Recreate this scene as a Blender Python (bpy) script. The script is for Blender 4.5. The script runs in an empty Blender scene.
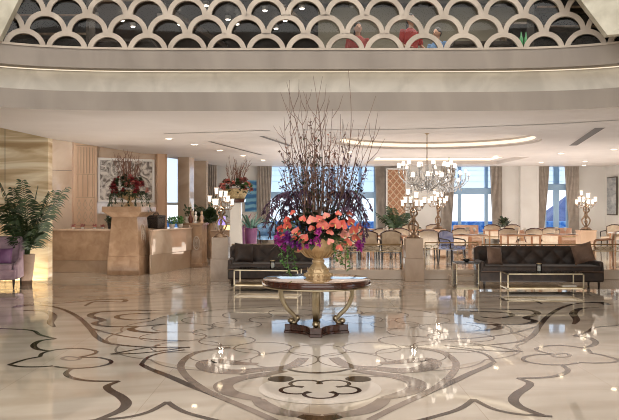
import bpy, bmesh, math, random
from mathutils import Vector, Matrix
random.seed(7)
PI = math.pi
F, CX, HY, H = 770.0, 309.5, 205.0, 1.8
SC = bpy.context.scene
COL = SC.collection

# ---------------------------------------------------------------- helpers
def X(px, d): return (px - CX) / F * d
def Z(py, d): return H + (HY - py) / F * d
def lin(c):
    c = c / 255.0
    return c / 12.92 if c <= 0.04045 else ((c + 0.055) / 1.055) ** 2.4
def rgb(r, g, b): return (lin(r), lin(g), lin(b), 1.0)

class MB:
    """collects shapes, builds one mesh"""
    def __init__(s): s.v, s.f, s.m, s.mi = [], [], [], 0
    def add(s, vs, fs):
        o = len(s.v); s.v += [tuple(q) for q in vs]
        for f in fs: s.f.append(tuple(i + o for i in f)); s.m.append(s.mi)
        return s
    def box(s, cx, cy, cz, sx, sy, sz, rz=0, top=1.0, topy=None):
        topy = top if topy is None else topy
        vs = []
        for z, tx, ty in ((-.5, 1, 1), (.5, top, topy)):
            for x, y in ((-.5, -.5), (.5, -.5), (.5, .5), (-.5, .5)):
                a, b = x * sx * tx, y * sy * ty
                vs.append((cx + a * math.cos(rz) - b * math.sin(rz), cy + a * math.sin(rz) + b * math.cos(rz), cz + z * sz))
        return s.add(vs, [(0, 3, 2, 1), (4, 5, 6, 7), (0, 1, 5, 4), (1, 2, 6, 5), (2, 3, 7, 6), (3, 0, 4, 7)])
    def prism(s, poly, z0, z1):
        n = len(poly)
        vs = [(x, y, z0) for x, y in poly] + [(x, y, z1) for x, y in poly]
        return s.add(vs, [tuple(range(n))[::-1], tuple(range(n, 2 * n))] + [(i, (i + 1) % n, n + (i + 1) % n, n + i) for i in range(n)])
    def tube(s, pts, r, n=8, cap=True):
        pts = [Vector(p) for p in pts]
        rs = r if isinstance(r, (list, tuple)) else [r] * len(pts)
        vs, fs = [], []
        ref = None
        for i, p in enumerate(pts):
            a = pts[max(0, i - 1)]; b = pts[min(len(pts) - 1, i + 1)]
            t = (b - a).normalized() if (b - a).length > 1e-9 else Vector((0, 0, 1))
            if ref is None: ref = Vector((1, 0, 0)) if abs(t.x) < .8 else Vector((0, 1, 0))
            u = (ref - t * ref.dot(t))
            if u.length < 1e-5: u = t.orthogonal()
            u.normalize(); w = t.cross(u); ref = u
            for k in range(n):
                a_ = 2 * PI * k / n
                vs.append(p + (u * math.cos(a_) + w * math.sin(a_)) * rs[i])
        for i in range(len(pts) - 1):
            for k in range(n):
                fs.append((i * n + k, i * n + (k + 1) % n, (i + 1) * n + (k + 1) % n, (i + 1) * n + k))
        if cap:
            fs.append(tuple(range(n))[::-1]); fs.append(tuple((len(pts) - 1) * n + k for k in range(n)))
        return s.add(vs, fs)
    def lathe(s, prof, n=24, c=(0, 0, 0), cap=True):
        vs, fs = [], []
        for r, z in prof:
            for k in range(n):
                a = 2 * PI * (k + .5) / n
                vs.append((c[0] + r * math.cos(a), c[1] + r * math.sin(a), c[2] + z))
        for i in range(len(prof) - 1):
            for k in range(n):
                fs.append((i * n + k, i * n + (k + 1) % n, (i + 1) * n + (k + 1) % n, (i + 1) * n + k))
        if cap and prof[0][0] > 1e-4: fs.append(tuple(range(n))[::-1])
        if cap and prof[-1][0] > 1e-4: fs.append(tuple((len(prof) - 1) * n + k for k in range(n)))
        return s.add(vs, fs)
    def ell(s, c, r, nu=12, nv=8, rz=0, tilt=0):
        M = Matrix.Rotation(rz, 3, 'Z') @ Matrix.Rotation(tilt, 3, 'Y')
        vs, fs = [], []
        for j in range(nv + 1):
            th = PI * j / nv
            for i in range(nu):
                ph = 2 * PI * i / nu
                q = M @ Vector((r[0] * math.sin(th) * math.cos(ph), r[1] * math.sin(th) * math.sin(ph), r[2] * math.cos(th)))
                vs.append(q + Vector(c))
        for j in range(nv):
            for i in range(nu):
                fs.append((j * nu + i, (j + 1) * nu + i, (j + 1) * nu + (i + 1) % nu, j * nu + (i + 1) % nu))
        return s.add(vs, fs)
    def quad(s, a, b, c, d): return s.add([a, b, c, d], [(0, 1, 2, 3)])
    def leaf(s, base, direction, length, width, droop=.3, side=None, n=5, cup=.0):
        """pointed leaf blade"""
        b = Vector(base); t = Vector(direction).normalized()
        side = Vector(side) if side is not None else t.cross(Vector((0, 0, 1)))
        if side.length < 1e-4: side = Vector((1, 0, 0))
        side.normalize()
        vs, fs = [], []
        for i in range(n + 1):
            q = i / n
            p = b + t * length * q - Vector((0, 0, 1)) * droop * length * q * q
            w = width * .5 * math.sin(PI * min(1, q * .93 + .07)) ** .8
            up = Vector((0, 0, cup * w))
            vs += [p - side * w + up, p, p + side * w + up]
        for i in range(n):
            o = i * 3
            fs += [(o, o + 1, o + 4, o + 3), (o + 1, o + 2, o + 5, o + 4)]
        return s.add(vs, fs)
    def xf(s, M, start=0):
        s.v[start:] = [tuple(M @ Vector(q)) for q in s.v[start:]]; return s
    def build(s, name, mat, parent=None, loc=(0, 0, 0), rz=0, bevel=0, smooth=True, angle=40, seg=2, sub=0, solid=0):
        me = bpy.data.meshes.new(name)
        me.from_pydata(s.v, [], s.f); 
        mats = mat if isinstance(mat, (list, tuple)) else [mat]
        for m_ in mats: me.materials.append(m_)
        if len(mats) > 1: me.polygons.foreach_set('material_index', s.m)
        bm = bmesh.new(); bm.from_mesh(me)
        bmesh.ops.recalc_face_normals(bm, faces=bm.faces); bm.to_mesh(me); bm.free()
        if smooth:
            me.polygons.foreach_set('use_smooth', [True] * len(me.polygons))
            try: me.set_sharp_from_angle(angle=math.radians(angle))
            except Exception: pass
        o = bpy.data.objects.new(name, me); COL.objects.link(o)
        o.location = loc; o.rotation_euler = (0, 0, rz)
        if parent: o.parent = parent
        if solid:
            m = o.modifiers.new('s', 'SOLIDIFY'); m.thickness = solid; m.offset = 0
        if bevel:
            m = o.modifiers.new('b', 'BEVEL'); m.width = bevel; m.segments = seg; m.limit_method = 'ANGLE'; m.angle_limit = math.radians(50)
        if sub:
            m = o.modifiers.new('u', 'SUBSURF'); m.levels = sub; m.render_levels = sub
        return o

def tag(o, label=None, cat=None, group=None, kind=None):
    if label: o['label'] = label
    if cat: o['category'] = cat
    if group: o['group'] = group
    if kind: o['kind'] = kind
    return o
def thing(name, label, cat, loc=(0, 0, 0), rz=0, group=None):
    o = bpy.data.objects.new(name, None); COL.objects.link(o)
    o.location = loc; o.rotation_euler = (0, 0, rz); o.empty_display_size = .1
    return tag(o, label, cat, group)
def struct(o): o['kind'] = 'structure'; return o
KIDS = {}
def copy_tree(o, parent=None):
    c = o.copy(); COL.objects.link(c)
    if parent: c.parent = parent
    for ch in list(o.children): copy_tree(ch, c)
    return c
def dup(o, loc, rz=None, label=None, group=None, scale=None):
    c = copy_tree(o); c.location = loc
    if rz is not None: c.rotation_euler = (0, 0, rz)
    if label: c['label'] = label
    if group: c['group'] = group
    if scale: c.scale = (scale,) * 3
    return c
def cr(pts, k=8, closed=False):
    """catmull-rom"""
    P = [Vector(p) for p in pts]; out = []
    n = len(P)
    rng = range(n) if closed else range(n - 1)
    for i in rng:
        if closed: p0, p1, p2, p3 = P[i - 1], P[i], P[(i + 1) % n], P[(i + 2) % n]
        else: p0, p1, p2, p3 = P[max(0, i - 1)], P[i], P[i + 1], P[min(n - 1, i + 2)]
        for j in range(k):
            t = j / k
            out.append(.5 * ((2 * p1) + (p2 - p0) * t + (2 * p0 - 5 * p1 + 4 * p2 - p3) * t * t + (3 * p1 - p0 - 3 * p2 + p3) * t ** 3))
    if not closed: out.append(P[-1])
    return out

# ---------------------------------------------------------------- materials
def mat(name, c1, rough=.5, metal=0, c2=None, scale=4, detail=5, kind='noise', stretch=(1, 1, 1), dist=2.0, bump=0, bscale=40,
        emit=0, ecol=None, coat=0, spec=.5, lo=.35, hi=.65, sheen=0, ior=1.5, rot=(0, 0, 0), c3=None):
    m = bpy.data.materials.new(name); m.use_nodes = True
    nt = m.node_tree; N = nt.nodes; L = nt.links
    b = N['Principled BSDF']
    b.inputs['Base Color'].default_value = c1
    b.inputs['Roughness'].default_value = rough; b.inputs['Metallic'].default_value = metal
    b.inputs['Specular IOR Level'].default_value = spec; b.inputs['IOR'].default_value = ior
    b.inputs['Coat Weight'].default_value = coat; b.inputs['Coat Roughness'].default_value = .05
    if sheen: b.inputs['Sheen Weight'].default_value = sheen; b.inputs['Sheen Roughness'].default_value = .4
    tc = N.new('ShaderNodeTexCoord'); mp = N.new('ShaderNodeMapping')
    mp.inputs['Scale'].default_value = stretch; mp.inputs['Rotation'].default_value = rot
    L.new(tc.outputs['Object'], mp.inputs['Vector'])
    if c2 is not None:
        if kind == 'noise':
            t = N.new('ShaderNodeTexNoise'); t.inputs['Scale'].default_value = scale; t.inputs['Detail'].default_value = detail
            t.inputs['Distortion'].default_value = dist * .3; out = t.outputs['Fac']
        elif kind == 'wave':
            t = N.new('ShaderNodeTexWave'); t.inputs['Scale'].default_value = scale; t.inputs['Distortion'].default_value = dist
            t.inputs['Detail'].default_value = detail; t.inputs['Detail Scale'].default_value = 1.2; t.bands_direction = 'Z'; out = t.outputs['Fac']
        elif kind == 'vor':
            t = N.new('ShaderNodeTexVoronoi'); t.inputs['Scale'].default_value = scale; out = t.outputs['Distance']
        L.new(mp.outputs['Vector'], t.inputs['Vector'])
        r = N.new('ShaderNodeValToRGB'); r.color_ramp.elements[0].position = lo; r.color_ramp.elements[1].position = hi
        r.color_ramp.elements[0].color = c1; r.color_ramp.elements[1].color = c2
        if c3 is not None:
            e = r.color_ramp.elements.new((lo + hi) / 2); e.color = c3
        L.new(out, r.inputs['Fac']); L.new(r.outputs['Color'], b.inputs['Base Color'])
    if bump:
        t2 = N.new('ShaderNodeTexNoise'); t2.inputs['Scale'].default_value = bscale; t2.inputs['Detail'].default_value = 3
        L.new(mp.outputs['Vector'], t2.inputs['Vector'])
        bp = N.new('ShaderNodeBump'); bp.inputs['Strength'].default_value = bump; bp.inputs['Distance'].default_value = .02
        L.new(t2.outputs['Fac'], bp.inputs['Height']); L.new(bp.outputs['Normal'], b.inputs['Normal'])
    if emit:
        b.inputs['Emission Color'].default_value = ecol or c1; b.inputs['Emission Strength'].default_value = emit
    return m

MT = {}
def floor_mat(name, c1, c2, rough=.035, joints=True):
    m = mat(name, c1, rough, c2=c2, scale=.55, detail=8, dist=4, stretch=(1, 1.6, 1), lo=.3, hi=.72, ior=1.55)
    nt = m.node_tree; N = nt.nodes; L = nt.links; b = N['Principled BSDF']
    if joints:
        src = b.inputs['Base Color'].links[0].from_socket
        tc = N.new('ShaderNodeTexCoord')
        w = N.new('ShaderNodeTexWave'); w.inputs['Scale'].default_value = .5; w.inputs['Distortion'].default_value = 7; w.inputs['Detail'].default_value = 4
        w.inputs['Detail Scale'].default_value = 1.0
        mp = N.new('ShaderNodeMapping'); mp.inputs['Rotation'].default_value = (0, 0, .9); mp.inputs['Scale'].default_value = (.5, 1.2, 1)
        L.new(tc.outputs['Object'], mp.inputs['Vector']); L.new(mp.outputs['Vector'], w.inputs['Vector'])
        r = N.new('ShaderNodeValToRGB'); r.color_ramp.elements[0].position = .0; r.color_ramp.elements[1].position = .5
        r.color_ramp.elements[0].color = (.78, .74, .70, 1); r.color_ramp.elements[1].color = (1, 1, 1, 1)
        L.new(w.outputs['Fac'], r.inputs['Fac'])
        mx = N.new('ShaderNodeMix'); mx.data_type = 'RGBA'; mx.blend_type = 'MULTIPLY'; mx.inputs['Factor'].default_value = .55
        L.new(src, mx.inputs['A']); L.new(r.outputs['Color'], mx.inputs['B'])
        br = N.new('ShaderNodeTexBrick'); br.inputs['Scale'].default_value = 1.0; br.inputs['Mortar Size'].default_value = .004
        br.inputs['Brick Width'].default_value = 1.5; br.inputs['Row Height'].default_value = 1.5; br.offset = 0
        br.inputs['Color1'].default_value = (1, 1, 1, 1); br.inputs['Color2'].default_value = (.93, .92, .91, 1); br.inputs['Mortar'].default_value = (.72, .68, .64, 1)
        L.new(tc.outputs['Object'], br.inputs['Vector'])
        m2 = N.new('ShaderNodeMix'); m2.data_type = 'RGBA'; m2.blend_type = 'MULTIPLY'; m2.inputs['Factor'].default_value = .8
        L.new(mx.outputs['Result'], m2.inputs['A']); L.new(br.outputs['Color'], m2.inputs['B'])
        L.new(m2.outputs['Result'], b.inputs['Base Color'])
    return m
MT['floor'] = floor_mat('floor_marble', rgb(184, 171, 154), rgb(212, 201, 186))
MT['floor_pale'] = floor_mat('floor_pale_marble', rgb(200, 188, 174), rgb(216, 206, 193), joints=False)
MT['inlay_dark'] = mat('inlay_dark', rgb(40, 30, 24), .05, c2=rgb(62, 47, 38), scale=3)
MT['inlay_grey'] = mat('inlay_grey', rgb(112, 97, 86), .05, c2=rgb(136, 120, 107), scale=3)
MT['inlay_line'] = mat('inlay_line', rgb(134, 121, 110), .05)
MT['ceil'] = mat('ceiling_paint', rgb(226, 216, 208), .55, c2=rgb(218, 207, 198), scale=.6)
MT['fascia'] = mat('fascia_paint', rgb(146, 136, 126), .5, c2=rgb(168, 157, 146), scale=1.5, stretch=(1, 1, .3), lo=.3, hi=.7)
MT['silver_leaf'] = mat('silver_leaf', rgb(206, 200, 188), .45, c2=rgb(226, 220, 208), scale=2.2, detail=9, dist=3, lo=.34, hi=.62)
MT['leaf_panel'] = mat('silver_panel', rgb(176, 170, 150), .4, .15, c2=rgb(226, 221, 203), scale=1.5, detail=9, dist=3, lo=.3, hi=.62)
MT['scallop'] = mat('scallop_lacquer', rgb(176, 163, 148), .32, .1, c2=rgb(204, 191, 175), scale=2.5)
MT['wall'] = mat('wall_plaster', rgb(234, 230, 224), .7, c2=rgb(226, 221, 214), scale=.8)
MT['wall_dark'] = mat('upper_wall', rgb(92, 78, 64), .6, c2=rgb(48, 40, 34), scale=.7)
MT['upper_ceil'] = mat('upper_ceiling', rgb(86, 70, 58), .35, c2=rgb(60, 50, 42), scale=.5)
MT['marble'] = mat('beige_marble', rgb(154, 124, 99), .14, c2=rgb(184, 154, 126), scale=4.5, detail=12, dist=2, lo=.3, hi=.72, c3=rgb(168, 138, 111))
MT['marble_pol'] = mat('polished_marble', rgb(196, 168, 142), .04, c2=rgb(226, 205, 182), scale=1.1, detail=8, dist=4, lo=.3, hi=.72, ior=2.3)
MT['marble_mirror'] = mat('mirror_polished_marble', rgb(190, 164, 140), .04, .38, c2=rgb(222, 202, 180), scale=1.1, detail=8, dist=4, lo=.3, hi=.72, ior=2.0)
MT['stone'] = mat('pedestal_stone', rgb(184, 160, 138), .25, c2=rgb(206, 183, 160), scale=2.4, detail=8, dist=3, lo=.3, hi=.7)
MT['stone_grey'] = mat('grey_stone', rgb(166, 149, 133), .25, c2=rgb(192, 174, 157), scale=2.4, detail=8, dist=3, lo=.3, hi=.7)
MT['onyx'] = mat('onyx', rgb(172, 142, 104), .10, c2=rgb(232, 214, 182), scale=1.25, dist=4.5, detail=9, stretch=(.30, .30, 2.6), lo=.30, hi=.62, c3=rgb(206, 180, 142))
MT['wood'] = mat('dark_wood', rgb(52, 26, 18), .12, c2=rgb(82, 42, 27), scale=3, stretch=(1, 6, 1), coat=.6)
MT['table_top'] = mat('table_top', rgb(150, 112, 82), .03, .35, c2=rgb(190, 156, 122), scale=2, coat=1.0, ior=1.9)
MT['brass'] = mat('brass', rgb(172, 150, 112), .34, 1, c2=rgb(150, 128, 92), scale=6)
MT['pale_brass'] = mat('champagne_metal', rgb(200, 188, 162), .3, 1, c2=rgb(176, 162, 134), scale=6)
MT['gold'] = mat('gold_leaf', rgb(242, 216, 172), .26, .3, c2=rgb(224, 192, 146), scale=5, bump=.15, bscale=30)
MT['bronze'] = mat('bronze', rgb(128, 104, 84), .3, .7, c2=rgb(172, 146, 120), scale=8)
MT['velvet'] = mat('brown_velvet', rgb(32, 22, 16), .5, c2=rgb(56, 40, 30), scale=8, sheen=.18)
MT['velvet_cush'] = mat('taupe_velvet', rgb(92, 70, 56), .6, c2=rgb(122, 96, 78), scale=6, sheen=.3)
MT['purple'] = mat('mauve_velvet', rgb(166, 136, 150), .6, c2=rgb(190, 162, 174), scale=6, sheen=.3)
MT['purple_cush'] = mat('purple_satin', rgb(128, 88, 130), .4, c2=rgb(150, 110, 150), scale=5)
MT['dark_leg'] = mat('dark_leg', rgb(38, 26, 20), .3)
MT['glass'] = None
MT['curtain'] = mat('curtain_taupe', rgb(190, 177, 164), .8, c2=rgb(212, 200, 188), scale=5, sheen=.2)
MT['frame_blue'] = mat('window_frame', rgb(160, 192, 222), .4)
MT['leaf'] = mat('leaf_green', rgb(38, 56, 32), .45, c2=rgb(78, 98, 58), scale=5)
MT['leaf_dark'] = mat('leaf_dark', rgb(40, 52, 36), .45, c2=rgb(76, 90, 58), scale=6)
MT['leaf_blue'] = mat('leaf_bluegreen', rgb(50, 92, 86), .45, c2=rgb(104, 142, 122), scale=5)
MT['leaf_bright'] = mat('leaf_bright', rgb(64, 112, 54), .45, c2=rgb(112, 152, 84), scale=5)
MT['plume'] = mat('plume_purple', rgb(64, 42, 62), .6, c2=rgb(104, 76, 98), scale=7)
MT['twig'] = mat('twig', rgb(92, 68, 58), .7, c2=rgb(140, 110, 96), scale=9)
MT['twig_pale'] = mat('twig_pale', rgb(158, 126, 110), .7, c2=rgb(190, 156, 138), scale=9)
MT['bud'] = mat('brown_bud', rgb(132, 92, 80), .6, c2=rgb(176, 128, 108), scale=8)
MT['coral'] = mat('coral_petal', rgb(212, 82, 70), .3, c2=rgb(232, 124, 106), scale=6)
MT['salmon'] = mat('salmon_petal', rgb(224, 128, 114), .3, c2=rgb(238, 160, 146), scale=6)
MT['spadix'] = mat('spadix', rgb(232, 196, 120), .5)
MT['magenta'] = mat('orchid_magenta', rgb(150, 34, 128), .4, c2=rgb(196, 70, 168), scale=8)
MT['violet'] = mat('orchid_violet', rgb(104, 30, 116), .4, c2=rgb(150, 62, 156), scale=8)
MT['darkred'] = mat('dark_red_petal', rgb(110, 30, 40), .5, c2=rgb(160, 64, 66), scale=8)
MT['dustyrose'] = mat('dusty_rose_petal', rgb(176, 104, 96), .5, c2=rgb(200, 136, 122), scale=8)
MT['basket'] = mat('basket_weave', rgb(150, 126, 84), .6, c2=rgb(196, 174, 128), scale=22, stretch=(1, 1, 3), lo=.4, hi=.6)
MT['stone_floor'] = mat('dining_floor_marble', rgb(206, 188, 168), .08, c2=rgb(222, 207, 190), scale=1.2, detail=7, dist=3)
MT['tan_pot'] = mat('tan_pot', rgb(142, 118, 98), .45, c2=rgb(164, 138, 116), scale=5)
MT['purple_pot'] = mat('purple_pot', rgb(104, 54, 92), .25, c2=rgb(128, 76, 116), scale=3)
MT['soil'] = mat('soil', rgb(46, 34, 26), .9)
MT['shade'] = mat('lit_glass_shade', rgb(255, 246, 232), .3, emit=1.35, ecol=rgb(255, 240, 222))
MT['shade_rim'] = mat('glass_shade_rim', rgb(214, 202, 188), .15, emit=.35, ecol=rgb(255, 232, 205))
MT['crystal'] = mat('crystal', rgb(206, 206, 206), .06, .5, spec=1.0, ior=1.9)
MT['spot'] = mat('downlight_lens', rgb(255, 250, 240), .3, emit=1.8, ecol=rgb(255, 240, 218))
MT['spot_up'] = mat('upper_spot', rgb(255, 250, 240), .3, emit=9, ecol=rgb(255, 240, 220))
MT['led'] = mat('led_strip', rgb(255, 246, 226), .4, emit=.75, ecol=rgb(255, 240, 214))  # cornice LED, and painted-in light on dome and tray cove walls
MT['slot'] = mat('slot_dark', rgb(92, 82, 74), .6)
MT['white'] = mat('white_enamel', rgb(236, 232, 226), .35)
MT['cream_fab'] = mat('cream_fabric', rgb(222, 204, 180), .75, c2=rgb(206, 184, 158), scale=8)
MT['orange_fab'] = mat('terracotta_fabric', rgb(188, 146, 122), .75, c2=rgb(206, 168, 144), scale=6)
MT['blue_fab'] = mat('blue_fabric', rgb(108, 152, 196), .75, c2=rgb(142, 180, 214), scale=8)
MT['lilac_fab'] = mat('lilac_fabric', rgb(150, 158, 206), .7, c2=rgb(196, 200, 228), scale=8)
MT['oak'] = mat('dining_wood', rgb(150, 106, 76), .3, c2=rgb(180, 134, 98), scale=3, stretch=(1, 5, 1))
MT['lattice'] = mat('lattice_wood', rgb(214, 182, 152), .4, c2=rgb(226, 198, 170), scale=3)
MT['lattice_back'] = mat('lattice_back', rgb(180, 132, 100), .5)
MT['sea_art'] = mat('sea_print', rgb(40, 112, 168), .3, kind='wave', c2=rgb(128, 188, 214), scale=1.2, dist=4, detail=3, lo=.2, hi=.8)
MT['art'] = mat('abstract_silver', rgb(116, 106, 98), .35, .2, c2=rgb(222, 214, 204), scale=3.2, detail=6, dist=9, lo=.38, hi=.6)
MT['art_grey'] = mat('grey_print', rgb(136, 140, 144), .4, c2=rgb(190, 190, 188), scale=2, stretch=(1, 1, 3))
MT['pilaster'] = mat('pilaster_wood', rgb(206, 170, 140), .3, c2=rgb(220, 188, 158), scale=2, stretch=(1, 1, .3))
MT['inlay_metal'] = mat('inlay_strip', rgb(190, 164, 136), .3, .5)
MT['black'] = mat('black_object', rgb(24, 22, 22), .4)
MT['rattan'] = mat('black_rattan', rgb(26, 22, 20), .5, c2=rgb(84, 72, 62), scale=26, stretch=(1, 1, 3), lo=.45, hi=.6)
MT['screen'] = mat('lit_screen', rgb(150, 130, 220), .2, emit=1.2, ecol=rgb(160, 140, 235))
MT['warm_lamp'] = mat('warm_lamp', rgb(255, 226, 150), .3, emit=2.2, ecol=rgb(255, 216, 130))
MT['terracotta'] = mat('brown_ceramic', rgb(112, 66, 48), .3)
MT['ceramic'] = mat('white_ceramic', rgb(228, 222, 212), .2)
MT['skin'] = mat('skin', rgb(196, 148, 120), .5)
MT['hair'] = mat('dark_hair', rgb(34, 24, 20), .5)
MT['red_cloth'] = mat('red_cloth', rgb(176, 44, 44), .7, c2=rgb(196, 70, 64), scale=5)
MT['rose_cloth'] = mat('rose_cloth', rgb(170, 78, 74), .7)
MT['blue_cloth'] = mat('blue_cloth', rgb(92, 130, 178), .7, c2=rgb(120, 156, 198), scale=5)
MT['navy'] = mat('navy_cloth', rgb(40, 44, 60), .7)
MT['tent'] = mat('navy_canvas', rgb(66, 84, 132), .7, c2=rgb(86, 104, 152), scale=2)
MT['terrace'] = mat('terrace_deck', rgb(110, 140, 180), .5, c2=rgb(150, 176, 204), scale=2)
MT['hedge'] = mat('blue_planting', rgb(36, 116, 204), .8, c2=rgb(150, 198, 236), scale=5, detail=6, lo=.42, hi=.75)

def glass_mat(name, tint, refl=.12):
    m = bpy.data.materials.new(name); m.use_nodes = True
    nt = m.node_tree; N = nt.nodes; L = nt.links; N.clear()
    o = N.new('ShaderNodeOutputMaterial'); mx = N.new('ShaderNodeMixShader')
    t = N.new('ShaderNodeBsdfTransparent'); t.inputs['Color'].default_value = tint
    g = N.new('ShaderNodeBsdfGlossy'); g.inputs['Roughness'].default_value = .02
    lw = N.new('ShaderNodeFresnel'); lw.inputs['IOR'].default_value = 1.45
    L.new(lw.outputs['Fac'], mx.inputs['Fac']); L.new(t.outputs['BSDF'], mx.inputs[1]); L.new(g.outputs['BSDF'], mx.inputs[2])
    L.new(mx.outputs['Shader'], o.inputs['Surface'])
    return m
MT['glass'] = glass_mat('clear_glass', (.93, .95, .95, 1))
MT['glass_blue'] = glass_mat('blue_tinted_glass', (.80, .89, .97, 1))
MT['glass_win'] = glass_mat('window_glass', (.97, .98, 1, 1))
def blind_mat():
    m = bpy.data.materials.new('blind_cloth'); m.use_nodes = True
    nt = m.node_tree; N = nt.nodes; L = nt.links; N.clear()
    o = N.new('ShaderNodeOutputMaterial'); mx = N.new('ShaderNodeMixShader')
    t = N.new('ShaderNodeBsdfTranslucent'); t.inputs['Color'].default_value = (.90, .95, 1, 1)
    d = N.new('ShaderNodeBsdfTransparent'); d.inputs['Color'].default_value = (.74, .86, .97, 1)
    mx.inputs['Fac'].default_value = .5
    L.new(t.outputs['BSDF'], mx.inputs[1]); L.new(d.outputs['BSDF'], mx.inputs[2]); L.new(mx.outputs['Shader'], o.inputs['Surface'])
    return m
MT['blind'] = blind_mat()

def emissive_from_color(m, s):
    nt = m.node_tree; b = nt.nodes['Principled BSDF']
    nt.links.new(b.inputs['Base Color'].links[0].from_socket, b.inputs['Emission Color']); b.inputs['Emission Strength'].default_value = s
emissive_from_color(MT['onyx'], .2)  # added glow in the slab's own colour to brighten the wall
# ================================================================ SETTING
# ---- floor (lobby) and raised dining platform
mb = MB(); mb.quad((-14, -6.5, 0), (16, -6.5, 0), (16, 32, 0), (-14, 32, 0))
struct(mb.build('floor', MT['floor'], smooth=False))
PLZ = .24; STEP = 18.6
mb = MB(); mb.prism([(-1.9, STEP), (12.2, STEP), (12.2, 31.2), (-1.9, 31.2)], 0.0, PLZ)
mb.prism([(3.35, STEP - .38), (5.2, STEP - .38), (5.2, STEP), (3.35, STEP)], 0.0, PLZ / 2)
struct(mb.build('floor_dining', MT['stone_floor'] if 'stone_floor' in MT else MT['marble'], smooth=False, bevel=.01))

# ---- inlaid stone pattern of the lobby floor
TX, TY = X(316.5, 10.9), 10.9            # centre of the round table and of the floor pattern
def fl(p):
    d = F * H / (p[1] - HY)
    return Vector((X(p[0], d), d, 0))
def mir(v): return Vector((2 * .11 - v.x, v.y + .068 * (.11 - v.x), 0))
dark, grey, line, pale = MB(), MB(), MB(), MB()
def ribbon(mb, pts, w, z, closed=False):
    n = len(pts); vs = []; fs = []
    for i, p in enumerate(pts):
        if closed: a, b = pts[i - 1], pts[(i + 1) % n]
        else: a, b = pts[max(0, i - 1)], pts[min(n - 1, i + 1)]
        t = (b - a); t.z = 0
        if t.length < 1e-6: t = Vector((1, 0, 0))
        t.normalize(); s = Vector((-t.y, t.x, 0))
        ww = w[min(i, len(w) - 1)] if isinstance(w, list) else w
        vs += [p + s * ww / 2 + Vector((0, 0, z)), p - s * ww / 2 + Vector((0, 0, z))]
    m = n if closed else n - 1
    for i in range(m):
        j = (i + 1) % n
        fs.append((2 * i, 2 * i + 1, 2 * j + 1, 2 * j))
    mb.add(vs, fs)
ZL = [.0012]
def trace(mb, pix, w, both=True, closed=False, w2=None):
    P = cr([fl(p) for p in pix], 7, closed)
    n = len(P)
    ww = w if w2 is None else [w + (w2 - w) * math.sin(PI * i / (n - 1)) for i in range(n)]
    ZL[0] += .00006
    ribbon(mb, P, ww, ZL[0], closed)
    if both: ribbon(mb, [mir(p) for p in P], ww, ZL[0] + .00003, closed)
D = .055
# main ogee sweeps
trace(dark, [(17, 307), (34, 305), (52, 306.5), (67, 311), (80, 318.5), (90, 328.5), (97, 337), (108, 343), (129, 346), (160, 347.7), (190, 347.5)], .055, w2=.085)
trace(dark, [(90, 328), (108, 333), (129, 337), (160, 340), (190, 341)], .055)
trace(dark, [(16, 307.5), (22, 305.2), (34, 305)], .16)
trace(dark, [(23, 310.5), (44, 311), (53, 315.7), (50.5, 322.6), (54.3, 327)], .05, w2=.13)
trace(dark, [(48, 303.8), (77.5, 302), (101, 299.4), (124, 299.6), (121.5, 302), (96, 301.5), (85, 305.8)], .05, w2=.1)
trace(dark, [(170, 310), (150, 310.5), (124, 311), (98, 312.3), (90.5, 316), (103, 320), (94.3, 323.4), (108.5, 326.5), (142, 326.3), (165, 324)], .05, w2=.12)
trace(dark, [(160, 313), (140, 313.5), (121, 315), (117.6, 318), (134, 320), (150, 318.5)], .05, w2=.09)
trace(dark, [(160, 333), (138, 331.5), (130.5, 329), (138, 326.8)], .06, w2=.12)
# flower with a pointed tail
trace(dark, [(9, 364.7), (26, 359.4), (40, 356.8)], D)
trace(dark, [(40, 356.8), (43, 353), (57, 349.8), (77.5, 348.4), (93, 350.3), (96.5, 352.4), (90.4, 355), (77.5, 357.6)], .05)
trace(dark, [(77.5, 358), (95.6, 357.4), (109, 360), (110, 363.5), (95.6, 367), (72.4, 368.4), (54.3, 366.6)], .05)
trace(dark, [(53, 366), (38.8, 366.9), (20, 366.7), (9, 364.7)], D)
trace(line, [(62, 358.6), (66, 356.9), (72, 356.9), (80, 358.4), (76, 360.2), (67, 360.3)], .05, closed=True)
e = MB()
# line running from the frame edge to the flower
trace(dark, [(-12, 328.6), (0, 328.6), (31, 330.4), (40, 334.8), (55.6, 339)], D)
trace(dark, [(55.6, 339), (41, 340.7), (33.6, 345), (37, 349), (48, 351)], .055, w2=.08)
# below the flower
trace(dark, [(71, 369), (66, 373.6), (72.4, 378), (90.4, 381), (119, 381.3)], .05, w2=.065)
trace(dark, [(119, 381.3), (107.5, 386), (110, 390.4), (121, 396.8), (126.4, 403.3), (121.5, 409.8), (108, 416), (94, 421)], .05, w2=.1)
trace(dark, [(88, 421), (105, 419.5), (129, 417), (150, 411.5), (167.3, 402)], D)
trace(dark, [(167.3, 402), (177, 408.5), (189, 413.6), (214, 420), (250, 428)], .06)
# pointed star beside the flower
trace(dark, [(111, 354.3), (134, 350), (160, 345.5)], .045)
trace(dark, [(111, 354.3), (140, 353.3), (165, 350.5), (190, 347)], .045)
# inner dark line with a corner joining the grey band
trace(dark, [(185, 350), (162, 353), (148, 357.5), (141.3, 364.5)], .05)
trace(dark, [(141.3, 364.5), (150, 369), (168, 376), (191, 386), (210, 393.5), (235, 404)], .06, w2=.09)
trace(grey, [(230, 347.5), (212, 349.8), (193, 354), (181, 364.5), (186, 376), (201.7, 387.8), (217, 395.6), (253, 411), (275, 421)], .085)
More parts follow.
